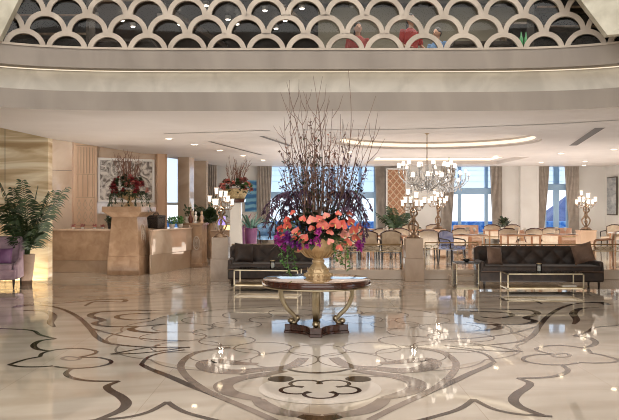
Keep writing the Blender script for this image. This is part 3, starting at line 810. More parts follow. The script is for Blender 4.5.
# drooping purple plumes
PL = [(300, 216, 271, 212), (298, 212, 275, 200), (302, 210, 281, 196), (306, 212, 290, 196), (297, 220, 279, 222), (338, 212, 361, 206), (336, 208, 356, 196), (340, 216, 363, 214), (332, 210, 347, 196), (312, 212, 300, 192), (326, 210, 338, 194), (342, 212, 352, 203), (290, 216, 272, 224), (344, 214, 364, 222), (300, 206, 268, 203), (336, 206, 366, 199), (294, 210, 270, 214), (296, 214, 283, 206), (306, 215, 286, 214), (334, 214, 358, 222)]
for a0, b0, a1, b1 in PL:
    mb = MB(); p0, p1 = bq(a0, b0, -.1 + rnd.uniform(-.2, .2)), bq(a1, b1, rnd.uniform(-.35, .2))
    m_ = (p0 + p1) / 2 + ZV * .16
    P = cr([p0, m_, p1, p1 + (p1 - m_) * .35 - ZV * .1], 6)
    mb.tube(P, .006, 5)
    for i, p in enumerate(P):
        if i < 4: continue
        for j in range(5):
            a = rnd.uniform(0, 2 * PI); mb.leaf(p, (math.cos(a) * .8 + (p1.x - p0.x), math.sin(a) * .8, rnd.uniform(-.8, .4)), .085 * (1.15 - i / len(P) * .5), .02, .5, n=2)
    mb.build('plume', MT['plume'], A)
# bare branches
def branch(parent, b, tip, r0, twigs, rnd, m, leaves=0, lm=None, bend=.12, name='branch'):
    mb = MB(); b, tip = Vector(b), Vector(tip); L_ = (tip - b).length
    off = Vector((rnd.uniform(-1, 1), rnd.uniform(-1, 1), 0)) * L_ * bend
    P = cr([b, b.lerp(tip, .35) + off * .7, b.lerp(tip, .7) + off * .6 + Vector((rnd.uniform(-.02, .02), 0, 0)), tip], 6)
    n = len(P); mb.tube(P, [r0 * (1 - .72 * i / (n - 1)) for i in range(n)], 5)
    for k in range(twigs):
        i = rnd.randint(n // 3, n - 3); p = P[i]
        d = (P[i + 1] - p).normalized(); s_ = Vector((rnd.choice((-1, 1)) * rnd.uniform(.4, 1), rnd.uniform(-.7, .7), 0)).normalized()
        l = L_ * rnd.uniform(.1, .24)
        q1 = p + (d * .8 + s_ * .5) * l * .5; q2 = q1 + (d * 1.0 + s_ * .25) * l * .5
        mb.tube([p, q1, q2], [r0 * .5, r0 * .38, r0 * .2], 4)
        if leaves: 
            for z in range(2): mb.leaf(q2, (rnd.uniform(-1, 1), rnd.uniform(-1, 1), rnd.uniform(-.2, 1)), .05, .03, .1, n=2)
    if leaves:
        mb.mi = 1
        for k in range(leaves):
            p = P[rnd.randint(n // 3, n - 1)]
            mb.leaf(p, (rnd.uniform(-1, 1), rnd.uniform(-1, .6), rnd.uniform(-.4, 1)), rnd.uniform(.05, .085), .035, .2, n=2)
        mb.mi = 0
        return mb.build(name, [m, lm or m], parent)
    return mb.build(name, m, parent)
TALL = [(281, 95), (286, 80), (290, 84), (313, 72), (322, 78), (329, 96), (347, 73), (376, 95), (376, 114), (374, 135), (283, 114), (300, 101), (306, 92), (333, 106), (280, 128), (289, 130), (352, 122), (362, 128), (295, 118), (318, 112), (341, 112), (310, 120), (358, 140), (325, 124)]
for px, py in TALL:
    t = bq(px, py, rnd.uniform(-.35, .35)); b = Vector(((px - 318) / 58 * .26 + rnd.uniform(-.06, .06), rnd.uniform(-.12, .12), .1))
    branch(A, b, t, .0085, rnd.randint(2, 4), rnd, MT['twig'], bend=.08)
for k in range(72):
    px = rnd.gauss(319, 17); py = rnd.uniform(132, 190)
    px = max(284, min(356, px))
    t = bq(px, py, rnd.uniform(-.3, .3)); b = Vector(((px - 318) / S_ * .55, rnd.uniform(-.15, .15), .12))
    branch(A, b, t, .007, rnd.randint(2, 4), rnd, MT['twig' if k % 3 else 'twig_pale'], leaves=(0, 9, 14)[k % 3], lm=MT['bud' if k % 2 else 'leaf_dark'], bend=.08)
for px, py in [(287, 160), (283, 172), (292, 150), (300, 158), (356, 165), (361, 160), (363, 176), (350, 158), (344, 150), (358, 186), (282, 186), (366, 170), (296, 172), (350, 180), (340, 168), (304, 176), (312, 165), (332, 172)]:
    t = bq(px, py, rnd.uniform(-.3, .25)); b = Vector(((px - 318) / S_ * .5, rnd.uniform(-.15, .15), .12))
    branch(A, b, t, .007, 4, rnd, MT['twig'], leaves=26, lm=MT['plume'], name='leafy_branch')

# ---- tufted sofas
def tufted_back(w, h, d):
    """grid with diamond tufting facing -y, returns MB"""
    mb = MB(); nx, nz = 96, 24; vs = []
    for j in range(nz + 1):
        for i in range(nx + 1):
            x = -w / 2 + w * i / nx; z = h * j / nz
            a = PI * (x / .21); b = PI * (z / .21)
            t = abs(math.sin((a + b) / 2) * math.sin((a - b) / 2)) ** .5 if True else 0
            u = abs(2 * i / nx - 1); v = max(0, (j / nz - .75) / .25)
            edge = (max(0, u - .965) / .035) ** 2 * .05 + v * v * .05
            zz = z - (max(0, u - .9) / .1) ** 2 * .055 * (j / nz)
            vs.append((x, -d / 2 - .05 * t + edge + .1 * (z / h), zz))
    fs = [(j * (nx + 1) + i, j * (nx + 1) + i + 1, (j + 1) * (nx + 1) + i + 1, (j + 1) * (nx + 1) + i) for j in range(nz) for i in range(nx)]
    mb.add(vs, fs)
    n = len(vs)
    back = [(x, d / 2 + .06, z) for x, y, z in vs]
    mb.add(back, fs)
    o = n
    rim = [i for i in range(nx + 1)] + [(j) * (nx + 1) + nx for j in range(1, nz + 1)] + [nz * (nx + 1) + i for i in range(nx - 1, -1, -1)] + [j * (nx + 1) for j in range(nz - 1, 0, -1)]
    for k in range(len(rim)):
        a, b = rim[k], rim[(k + 1) % len(rim)]
        mb.f.append((a, b, b + n, a + n)); mb.m.append(0)
    return mb
def make_sofa(label, loc, w, rz):
    t = thing('sofa', label, 'sofa', loc, rz, None)
    mb = MB(); mb.box(0, 0, .26, w, .84, .22, top=1.0); mb.build('base', MT['velvet'], t, bevel=.03, seg=3)
    mb = MB(); mb.box(0, -.06, .425, w - .06, .74, .13); mb.build('seat', MT['velvet'], t, bevel=.045, seg=3)
    tufted_back(w, .50, .14).build('backrest', MT['velvet'], t, loc=(0, .33, .38))
    mb = MB(); mb.tube([(-w / 2 + .02, -.43, .372), (w / 2 - .02, -.43, .372)], .010, 6); mb.build('piping', MT['velvet_cush'], t)
    for s in (-1, 1):
        mb = MB(); mb.box(s * (w / 2 - .05), -.02, .46, .12, .78, .26, top=.8, topy=.94); mb.build('arm', MT['velvet'], t, bevel=.04, seg=3)
    for sx in (-1, 1):
        for sy in (-1, 1):
            mb = MB(); mb.lathe([(.018, 0), (.032, .16)], 10, (sx * (w / 2 - .09), sy * .34, 0)); mb.build('leg', MT['dark_leg'], t)
    return t
SR = make_sofa('dark brown tufted velvet sofa on the right with two cushions', (5.0, 16.9, 0), 2.62, math.radians(-2))
SL = make_sofa('dark brown tufted velvet sofa behind the round table on the left', (X(276, 17.55), 17.55, 0), 2.14, math.radians(2))
def cushion(label, loc, rz, m, w=.5, tilt=.3, roll=.0, group=None):
    mb = MB(); n = 12; vs = []; 
    for sgn in (-1, 1):
        for j in range(n + 1):
            for i in range(n + 1):
                u, v = 2 * i / n - 1, 2 * j / n - 1
                th = .085 * max(0, (1 - u * u)) ** .45 * max(0, (1 - v * v)) ** .45
                pinch = 1 - .06 * (1 - abs(u) ** 4) * abs(v) - .06 * (1 - abs(v) ** 4) * abs(u)
                vs.append((u * w / 2 * pinch, sgn * th, v * w / 2 * pinch))
    fs = []
    for s in range(2):
        o = s * (n + 1) ** 2
        fs += [(o + j * (n + 1) + i, o + j * (n + 1) + i + 1, o + (j + 1) * (n + 1) + i + 1, o + (j + 1) * (n + 1) + i) for j in range(n) for i in range(n)]
    mb.add(vs, fs)
    mb.xf(Matrix.Rotation(-tilt, 4, 'X') @ Matrix.Rotation(roll, 4, 'Y'))
    lowest = min(q[2] for q in mb.v)
    mb.xf(Matrix.Translation((0, 0, -lowest)))
    o = mb.build('cushion', m, None, loc=loc, rz=rz)
    return tag(o, label, 'cushion', group)
cushion('taupe square cushion at the left end of the right sofa', (X(494.5, 16.7), 16.70, .492), math.radians(25), MT['velvet_cush'], .40, .28, .12)
cushion('taupe square cushion at the right end of the right sofa', (X(582.5, 16.7), 16.68, .492), math.radians(-28), MT['velvet_cush'], .44, .28, -.3)
cushion('dark cushion at the left end of the left sofa', (X(244, 17.4), 17.36, .492), math.radians(22), MT['velvet'], .44, .28, .1)

# ---- brass and glass low tables
def glass_table(label, loc, w, d, h, rz=0, shelf=.12):
    t = thing('coffee_table', label, 'table', loc, rz)
    r = .0115
    for sx in (-1, 1):
        for sy in (-1, 1):
            mb = MB(); mb.box(sx * (w / 2 - r), sy * (d / 2 - r), h / 2, 2 * r, 2 * r, h); mb.build('leg', MT['pale_brass'], t)
    for nm, z in (('top_frame', h - r), ('shelf_frame', shelf)):
        mb = MB()
        for s in (-1, 1):
            mb.box(0, s * (d / 2 - r), z, w, 2 * r, 2 * r); mb.box(s * (w / 2 - r), 0, z, 2 * r, d, 2 * r)
        mb.build(nm, MT['pale_brass'], t)
    mb = MB(); mb.box(0, 0, h + .005, w, d, .01); mb.build('glass_top', MT['glass'], t, smooth=False)
    mb = MB(); mb.box(0, 0, shelf + .018, w - .04, d - .04, .008); mb.build('shelf', MT['brass'], t, smooth=False)
    return t
RTAB = (X(543.5, 15.6), 15.75, 0)
glass_table('long brass and glass coffee table in front of the right sofa', RTAB, 1.54, .62, .425)
LTAB = (X(268, 16.2), 16.3, 0)
glass_table('brass and glass coffee table in front of the left sofa', LTAB, 1.36, .6, .45, math.radians(-7))
def jar(label, loc):
    t = thing('glass_jar', label, 'jar', loc)
    mb = MB(); mb.lathe([(.0, .003), (.052, .003), (.055, .02), (.055, .17), (.05, .18), (.05, .02), (0, .02)], 20); mb.build('vessel', MT['glass'], t)
    mb = MB(); mb.lathe([(.0, .021), (.044, .021), (.044, .11), (.0, .115)], 16); mb.build('candle', MT['ceramic'], t)
    mb = MB(); mb.lathe([(.057, .16), (.057, .175), (.052, .175)], 20); mb.build('rim', MT['brass'], t)
jar('clear glass candle jar on the long right coffee table', (RTAB[0] - .05, RTAB[1] - .02, .435))
jar('clear glass candle jar on the left coffee table', (X(272.5, 16.2), 16.25, .46))
# books and trays on the lower shelf of the right table
def book(name, label, loc, s, m, rz, cat, group=None):
    t = thing(name, label, cat, loc, rz, group)
    mb = MB(); mb.box(0, 0, s[2] / 2, s[0], s[1], s[2]); mb.build('cover', m, t, bevel=.003)
    mb = MB(); mb.box(.006, -.004, s[2] / 2, s[0] - .004, s[1] - .002, s[2] * .7); mb.build('pages', MT['ceramic'], t)
book('book', 'pale closed book lying on the lower shelf of the long brass table', (RTAB[0] + .5, RTAB[1] - .08, .143), (.3, .22, .03), MT['cream_fab'], .1, 'book')
book('magazine', 'gold coloured magazine stacked on the pale book', (RTAB[0] + .52, RTAB[1] - .08, .174), (.26, .2, .014), MT['brass'], -.12, 'magazine')

# ---- acrylic side table with a black top, left of the right sofa
t = thing('side_table', 'clear glass box side table with black top beside the right sofa', 'table', (X(465.5, 16.8), 16.8, 0))
mb = MB(); mb.box(0, 0, .55, .49, .5, .025); mb.build('tabletop', MT['black'], t, bevel=.004)
for s in (-1, 1):
    mb = MB(); mb.box(s * .232, 0, .27, .012, .46, .53); mb.build('side_panel', MT['glass'], t, smooth=False)
mb = MB(); mb.box(0, 0, .012, .47, .48, .02); mb.build('base', MT['pale_brass'], t)
for sx in (-1, 1):
    for sy in (-1, 1):
        mb = MB(); mb.box(sx * .237, sy * .235, .27, .012, .012, .54); mb.build('leg', MT['pale_brass'], t)
t = thing('flower_bowl', 'small dark bowl with pale flowers on the black topped side table', 'bowl', (X(466, 16.8), 16.75, .563))
mb = MB(); mb.lathe([(.03, 0), (.07, .03), (.075, .07), (.068, .07), (.03, .02), (0, .02)], 18); mb.build('bowl', MT['black'], t)
mb = MB()
for k in range(40):
    a = rnd.uniform(0, 2 * PI); mb.leaf((rnd.uniform(-.04, .04), rnd.uniform(-.04, .04), .05), (math.cos(a), math.sin(a), rnd.uniform(.3, 1)), .08, .035, .3, n=2)
mb.build('flowers', MT['cream_fab'], t)

# ---- table candelabra on stone pedestals
def make_lamp(label, loc):
    t = thing('candelabrum', label, 'lamp', loc)
    mb = MB(); mb.lathe([(.17, 0), (.17, .03), (.14, .045), (.12, .07), (.06, .09), (.045, .11)], 8); mb.build('base', MT['bronze'], t, angle=25)
    mb = MB()
    for s in (-1, 1):
        P = cr([(s * .03, 0, .1), (s * .10, -.02 * s, .2), (s * .13, 0, .31), (s * .06, .03 * s, .42), (s * .03, 0, .5), (s * .09, -.02, .58), (s * .07, 0, .68), (0, 0, .74)], 6)
        mb.tube(P, [.026 - .010 * abs(2 * i / (len(P) - 1) - 1) for i in range(len(P))], 8)
    mb.tube(cr([(0, 0, .09), (.015, .01, .2), (-.015, 0, .32), (.01, .01, .45), (0, 0, .6), (0, 0, .86)], 6), [.03] * 8 + [.022] * 23, 8)
    mb.ell((0, 0, .24), (.05, .045, .07)); mb.ell((0, 0, .37), (.042, .038, .06)); mb.ell((.01, -.01, .46), (.03, .03, .035)); mb.ell((0, 0, .62), (.045, .045, .03))
    mb.build('figure_stem', MT['bronze'], t)
    for tier, (n, r, z, a0) in enumerate(((6, .27, .80, .25), (3, .13, .99, .6))):
        for k in range(n):
            a = a0 + 2 * PI * k / n; u = Vector((math.cos(a), math.sin(a), 0)); z = (.80, .99)[tier] + (.045 if k % 2 else -.03)
            mb = MB(); P = cr([ZV * (.70 + .12 * tier), u * r * .45 + ZV * (z - .10), u * r * .85 + ZV * (z - .11), u * r + ZV * (z - .03)], 5)
            mb.tube(P, .009, 6); mb.lathe([(.012, -.04), (.05, -.02), (.052, -.01), (.02, 0)], 12, tuple(u * r + ZV * z)); arm = mb.build('arm', MT['bronze'], t)
            mb = MB(); c = tuple(u * r + ZV * z)
            mb.lathe([(.024, 0), (.036, .03), (.038, .10), (.046, .13), (.042, .13), (.034, .1), (.032, .03), (.0, .01)], 14, c); mb.build('shade', MT['shade'], arm)
            mb = MB(); mb.lathe([(.0465, .129), (.058, .15), (.054, .152), (.043, .131)], 14, c); mb.build('shade_rim', MT['shade_rim'], arm)
    for k in range(8):
        a = 2 * PI * k / 8; rr = .12 + .1 * (k % 2)
        mb = MB(); mb.ell((rr * math.cos(a), rr * math.sin(a), .70 + .02 * (k % 3)), (.016, .016, .036), 6, 5); mb.build('crystal_drop', MT['crystal'], t)
    return t
def pedestal(label, loc, w, h, split, mt, rz=0):
    t = thing('pedestal', label, 'pedestal', loc, rz)
    mb = MB(); mb.box(0, 0, split / 2, w * 1.12, w * 1.12, split); mb.build('base', mt, t, bevel=.008)
    mb = MB(); mb.box(0, 0, split + (h - split) / 2, w, w, h - split); mb.build('shaft', mt, t, bevel=.008)
    return t
PB = (X(221, 18.4), 18.4, 0); PC = (X(413.5, 18.4), 18.4, 0)
pedestal('square two-tier stone pedestal left of the left sofa', PB, .40, 1.03, .52, MT['stone_grey'])
pedestal('square two-tier stone pedestal at the dining steps beside the palm plant', PC, .41, 1.01, .54, MT['stone'])
LAMP = make_lamp('bronze candelabrum with lit glass shades on the pedestal left of the left sofa', (PB[0], PB[1], 1.03))
dup(LAMP, (PC[0], PC[1], 1.01), .4, 'bronze candelabrum with lit shades on the pedestal under the chandelier, front one')
PD = (X(438, 23), 23, PLZ); PE = (X(586, 23), 23, PLZ)
def crate_ped(label, loc, w, h):
    t = thing('pedestal', label, 'pedestal', loc)
    mb = MB(); mb.box(0, 0, h / 2, w, w, h); mb.build('body', MT['pilaster'], t, bevel=.01)
    mb = MB(); mb.box(0, 0, h - .02, w * 1.06, w * 1.06, .04); mb.build('top', MT['pilaster'], t, bevel=.006)
crate_ped('pale square pedestal in the dining area behind the front candelabrum', PD, .40, Z(229, 23) - PLZ)
crate_ped('pale square pedestal behind the right end of the right sofa', PE, .46, Z(230, 23) - PLZ)
dup(LAMP, (PD[0], PD[1], Z(229, 23)), .9, 'bronze candelabrum standing farther back, right behind the front one under the chandelier')
dup(LAMP, (PE[0], PE[1], Z(230, 23)), .2, 'bronze candelabrum on the pedestal near the right wall')

# ---- chandeliers
def make_chandelier(label, loc, drop, n1, n2, sc=1.0):
    """origin at the ceiling"""
    t = thing('chandelier', label, 'chandelier', loc)
    B = -drop
    mb = MB(); mb.lathe([(.06, 0), (.06, -.03), (.02, -.06)], 16); mb.build('canopy', MT['brass'], t)
    mb = MB(); mb.tube([(0, 0, -.05), (0, 0, B + .62 * sc)], .012, 8); mb.build('rod', MT['bronze'], t)
    mb = MB(); mb.lathe([(.0, 0), (.03, .03), (.05, .07), (.02, .12), (.06, .18), (.10, .24), (.05, .30), (.03, .36), (.06, .42), (.03, .5), (.045, .56), (.012, .64)], 16, (0, 0, B)); mb.xf(Matrix.Translation((0, 0, B)) @ Matrix.Scale(sc, 4) @ Matrix.Translation((0, 0, -B))); mb.build('stem', MT['crystal'], t)
    for tier, (n, r, z0, zt) in enumerate(((n1, .70 * sc, .22 * sc, .52 * sc), (n2, .40 * sc, .16 * sc, .30 * sc))):
        for k in range(n):
            a = 2 * PI * (k + .3 * tier) / n + .1; u = Vector((math.cos(a), math.sin(a), 0))
            zz = zt + (.07 * sc if (k % 2 and tier == 0) else 0); rr = r * (.86 if (k % 2 and tier == 0) else 1)
            mb = MB(); P = cr([ZV * (B + z0), u * rr * .35 + ZV * (B + z0 - .12 * sc), u * rr * .75 + ZV * (B + z0 - .02 * sc), u * rr * .98 + ZV * (B + zt - .16 * sc), u * rr + ZV * (B + zz)], 5)
            mb.tube(P, .013 * sc, 6); c = u * rr + ZV * (B + zz)
            mb.lathe([(.01, -.02), (.05 * sc, -.005), (.05 * sc, .005), (.014, .01), (.012, .05 * sc), (.0, .05 * sc)], 10, tuple(c)); arm = mb.build('arm', MT['crystal'], t)
            mb = MB(); mb.lathe([(.052 * sc, .035 * sc), (.046 * sc, .09 * sc), (.032 * sc, .145 * sc), (.0, .145 * sc)], 12, tuple(c)); mb.build('shade', MT['shade'], arm)
            mb = MB()
            mb.lathe([(.0, -.12 * sc), (.022 * sc, -.085 * sc), (.008 * sc, -.05 * sc), (.014 * sc, -.03 * sc), (.0, -.015 * sc)], 8, tuple(c))
            mb.build('crystal_drop', MT['crystal'], arm)
    for k in range(70):
        a = rnd.uniform(0, 2 * PI); r = rnd.uniform(.05, .66) * sc
        mb = MB(); mb.ell((r * math.cos(a), r * math.sin(a), B + rnd.uniform(.0, .5) * sc - r * .12), (.018 * sc, .018 * sc, .045 * sc), 6, 5); mb.build('crystal', MT['crystal'], t)
    for tier, (nn, r, z0, z1) in enumerate(((9, .34, .05, .34), (6, .2, .3, .62))):
        for k in range(nn):
            a = 2 * PI * k / nn + .2; u = Vector((math.cos(a), math.sin(a), 0))
            mb = MB(); P = cr([ZV * (B + z0 * sc), u * r * .7 * sc + ZV * (B + (z0 - .06) * sc), u * r * sc + ZV * (B + (z0 + z1) / 2 * sc), u * r * .8 * sc + ZV * (B + z1 * sc), u * r * 1.2 * sc + ZV * (B + (z1 + .03) * sc)], 5)
            mb.tube(P, .011 * sc, 6); mb.build('scroll', MT['crystal'], t)
    return t
make_chandelier('large crystal chandelier with lit white shades hanging from the ceiling dome', (X(427, 18.9), 18.9, CZ + .235), Z(137, 18.9) - Z(193, 18.9) + .05, 12, 6, 1.0)
make_chandelier('smaller crystal chandelier hanging farther back, right of the large one', (X(449, 26.4), 26.4, CZ + .22), CZ + .22 - Z(191, 26.4), 10, 5, .98)

# ---- glass balustrades on the dining platform
def balustrade(label, x0, x1, y, h=.60, chain=True, z=PLZ):
    t = thing('balustrade', label, 'railing', ((x0 + x1) / 2, y, z)); w = x1 - x0
    mb = MB(); mb.tube([(-w / 2, 0, h), (w / 2, 0, h)], .016, 8); mb.build('handrail', MT['brass'], t)
    n = max(1, round(w / 1.4))
    for k in range(n + 1):
        mb = MB(); mb.tube([(-w / 2 + w * k / n, 0, 0), (-w / 2 + w * k / n, 0, h)], .013, 8); mb.build('post', MT['brass'], t)
    mb = MB(); mb.box(0, 0, h / 2, w - .03, .01, h - .06); mb.build('glass_panel', MT['glass'], t, smooth=False)
    if chain:
        mb = MB(); m = int(w / .17)
        for k in range(m):
            xx = -w / 2 + (k + .5) * w / m
            mb.tube([(xx + .075 * math.cos(q * PI / 7), 0, h - .10 + .045 * math.sin(q * PI / 7)) for q in range(15)], .006, 4)
        mb.tube([(-w / 2, 0, h - .17), (w / 2, 0, h - .17)], .007, 5)
        mb.build('ring_band', MT['brass'], t)
balustrade('brass railed glass balustrade behind the left sofa', X(232, 18.75), X(402, 18.75), 18.75)
balustrade('brass railed glass balustrade with ring band behind the right sofa', X(482, 18.75), X(640, 18.75), 18.75)
balustrade('short brass railed balustrade between the stone pedestal and the side table', X(425, 19.6), X(478, 19.6), 19.6)
balustrade('low brass railed balustrade farther back in the dining area', X(330, 24.2), X(585, 24.2), 24.2, .56, False)

# ---- dining furniture
def make_chair(name, label, fab, arms=True, group=None, wood='dark_leg'):
    t = thing(name, label, 'chair', (0, 0, 0), 0, group)
    mb = MB(); mb.box(0, 0, .43, .52, .5, .1); mb.build('seat', MT[fab], t, bevel=.025)
    mb = MB(); n = 8
    vs = []
    for i in range(n + 1):
        a = -1 + 2 * i / n
        for y, z in ((0, .46), (.05, .86 - .06 * a * a)):
            vs.append((a * .25, .25 + y - .06 * a * a, z))
    mb.add(vs, [(2 * i, 2 * i + 2, 2 * i + 3, 2 * i + 1) for i in range(n)]); mb.build('backrest', MT[fab], t, solid=.06)
    mb = MB(); mb.tube([(-.235, .225, .42), (-.26, .215, .62), (-.262, .25, .81), (-.12, .31, .87), (0, .32, .875), (.12, .31, .87), (.262, .25, .81), (.26, .215, .62), (.235, .225, .42)], .02, 6); mb.build('back_frame', MT[wood if wood != 'dark_leg' else 'wood'], t)
    for sx in (-1, 1):
        for sy in (-1, 1):
            mb = MB(); mb.tube([(sx * .235, sy * .22, .4), (sx * .25, sy * .24, 0)], [.024, .016], 6); mb.build('leg', MT[wood], t)
        if arms:
            mb = MB(); mb.tube(cr([(sx * .26, -.2, .42), (sx * .28, -.2, .62), (sx * .28, 0, .66), (sx * .25, .26, .68)], 4), .018, 6); mb.build('armrest', MT[wood], t)
    return t
def make_table(name, label, w, d, h, round_=False, cloth=None):
    t = thing(name, label, 'table', (0, 0, 0), 0)
    mb = MB()
    if round_: mb.lathe([(w / 2 - .02, h - .035), (w / 2, h - .025), (w / 2, h - .005), (w / 2 - .01, h), (0, h)], 28)
    else: mb.box(0, 0, h - .02, w, d, .04)
    mb.build('tabletop', MT[cloth or 'oak'], t, bevel=0 if round_ else .006)
    if round_:
        mb = MB(); mb.lathe([(.26, 0), (.26, .03), (.06, .06), (.05, h - .06), (.16, h - .035)], 18); mb.build('pedestal_leg', MT['oak'], t)
    else:
        for sx in (-1, 1):
            for sy in (-1, 1):
                mb = MB(); mb.box(sx * (w / 2 - .05), sy * (d / 2 - .05), (h - .04) / 2, .05, .05, h - .04); mb.build('leg', MT['oak'], t)
    return t
def on(px, d): return (X(px, d), d, PLZ)
# front row: two cream chairs with dark legs, console, blue chair
ch = make_chair('dining_chair', 'cream seated dining chair with dark legs, left of the two before the stone pedestal', 'cream_fab'); ch.location = on(368.5, 20.0); ch.rotation_euler.z = .05
dup(ch, on(391.5, 20.1), -.05, 'cream seated dining chair with dark legs next to the stone pedestal')
sc_ = make_table('console_table', 'low dark console table behind the urn at the edge of the dining area', .8, .5, .5); sc_.location = on(344, 19.5)
for c in sc_.children:
    c.data.materials[0] = MT['wood']
bl = make_chair('dining_chair', 'lilac and white dining chair at the steps beside the side table', 'lilac_fab', True); bl.location = on(452, 20.3); bl.rotation_euler.z = .6
wc = make_chair('dining_chair', 'pale dining chair close behind the stone pedestal', 'cream_fab', False); wc.location = on(427, 21.4); wc.rotation_euler.z = PI
# low planter on the console
# rows of tables and chairs behind
tb = make_table('dining_table', 'square wooden dining table behind the two cream chairs', 1.0, .9, .72); tb.location = on(388, 21.6)
tr = make_table('round_dining_table', 'round wooden dining table behind the lilac chair', 1.0, 1.0, .72, True); tr.location = on(470, 21.8)
ROW = [(tb, 347, 22.4, 'square wooden dining table seen to the right of the urn'), (tb, 520, 22.0, 'square wooden dining table behind the left half of the right sofa'), (tr, 560, 22.2, 'round wooden dining table behind the right half of the right sofa'),
       (tb, 500, 26.2, 'square wooden dining table near the middle window, right one'), (tb, 420, 26.6, 'square wooden dining table behind the rear candelabrum pedestal'), (tr, 548, 26.8, 'round wooden dining table near the right hand window'), (tr, 365, 27.2, 'round wooden dining table near the left hand window')]
for src, px, d, lb in ROW: dup(src, on(px, d), 0, lb)
CH = [(382, 22.6, 3.0, 'cream_fab', 'second row chair behind the left cream chair'), (402, 22.9, 2.8, 'cream_fab', 'second row chair seen just left of the front candelabrum'), (458, 22.9, 3.3, 'cream_fab', 'pale chair at the far side of the round table behind the lilac chair'),
      (508, 22.8, 2.9, 'cream_fab', 'pale chair behind the left cushion of the right sofa'), (530, 22.9, 3.3, 'cream_fab', 'pale chair seen over the middle of the right sofa'),
      (549, 23.5, 3.0, 'cream_fab', 'pale chair seen over the right half of the right sofa'), (342, 23.2, 3.1, 'cream_fab', 'pale chair seen just right of the bouquet'), (360, 23.4, 3.1, 'cream_fab', 'pale chair near the left window, second from the bouquet'),
      (410, 27.4, 3.0, 'cream_fab', 'pale chair below the diamond lattice panel'), (432, 27.6, 3.2, 'cream_fab', 'pale chair behind the rear candelabrum pedestal'), (492, 27.0, 2.9, 'cream_fab', 'pale chair below the right curtain of the middle window'), (510, 27.1, 3.2, 'cream_fab', 'pale chair below the pilaster between the windows')]
for px, d, rz, fab, lb in CH: dup(wc, on(px, d), rz, lb)
# terracotta banquettes
def banquette(label, px0, px1, d, h=.98):
    w = X(px1, d) - X(px0, d)
    t = thing('banquette', label, 'bench', ((X(px0, d) + X(px1, d)) / 2, d, PLZ))
    mb = MB(); mb.box(0, 0, .22, w, .55, .42); mb.build('base', MT['oak'], t, bevel=.01)
    mb = MB(); mb.box(0, -.03, .46, w, .56, .1); mb.build('seat', MT['orange_fab'], t, bevel=.03)
    mb = MB(); mb.box(0, .26, .5 + (h - .5) / 2, w, .12, h - .5); mb.build('backrest', MT['orange_fab'], t, bevel=.03)
banquette('terracotta upholstered bench below the middle window', 455, 480, 25.2, .9)
banquette('terracotta upholstered bench below the right hand window', 541, 574, 25.4, .8)
banquette('terracotta upholstered bench below the diamond lattice panel', 380, 402, 25.6, .74)
banquette('long terracotta bench between the middle and the right window', 519, 534, 28.6, .62)
banquette('terracotta upholstered bench behind the urn near the left window', 335, 358, 25.6, .74)
# side chair at the far right with white back, and one wooden chair by the sofa end
ac = make_chair('dining_chair', 'wooden chair with pale seat behind the right end of the right sofa', 'cream_fab', True, None, 'oak'); ac.location = on(603, 20.0); ac.rotation_euler.z = -1.9
rc = make_chair('armchair', 'pale upholstered chair by the right wall below the grey print', 'cream_fab', True); rc.location = on(611, 26.5); rc.rotation_euler.z = -.8
tw = make_table('side_table', 'small white table by the right wall', .5, .5, .7, False, 'white'); tw.location = on(619, 24.5)
# tableware on the visible tables
def glass_at(p, label, group): 
    t = thing('wine_glass', label, 'glass', p, 0, group)
    mb = MB(); mb.lathe([(.035, 0), (.006, .006), (.005, .08), (.03, .11), (.04, .15), (.034, .2), (.03, .2), (.036, .15), (.0, .1)], 12); mb.build('bowl', MT['ceramic'], t)
    return t
def plate_at(p, label, group):
    mb = MB(); mb.lathe([(.05, 0), (.08, .004), (.13, .018), (.128, .022), (.07, .01), (0, .01)], 20); return tag(mb.build('plate', MT['ceramic'], None, loc=p), label, 'plate', group)
gp = plate_at((X(388, 21.6) - .25, 21.3, PLZ + .72), 'white plate on a wooden dining table', 'plates on the dining tables')
gg = glass_at((X(388, 21.6) - .05, 21.35, PLZ + .72), 'pale stemmed glass on a wooden dining table', 'glasses on the dining tables')
for px, d in ((388, 21.6), (347, 22.4), (520, 22.0), (470, 21.8), (560, 22.2)):
    for dx, dy in ((.25, -.25), (-.2, .2)):
        if (px, dx) != (388, -.25): dup(gp, (X(px, d) + dx, d + dy, PLZ + .72))
    for dx, dy in ((.08, -.2), (-.1, .05), (.0, .28)):
        dup(gg, (X(px, d) + dx, d + dy, PLZ + .72))
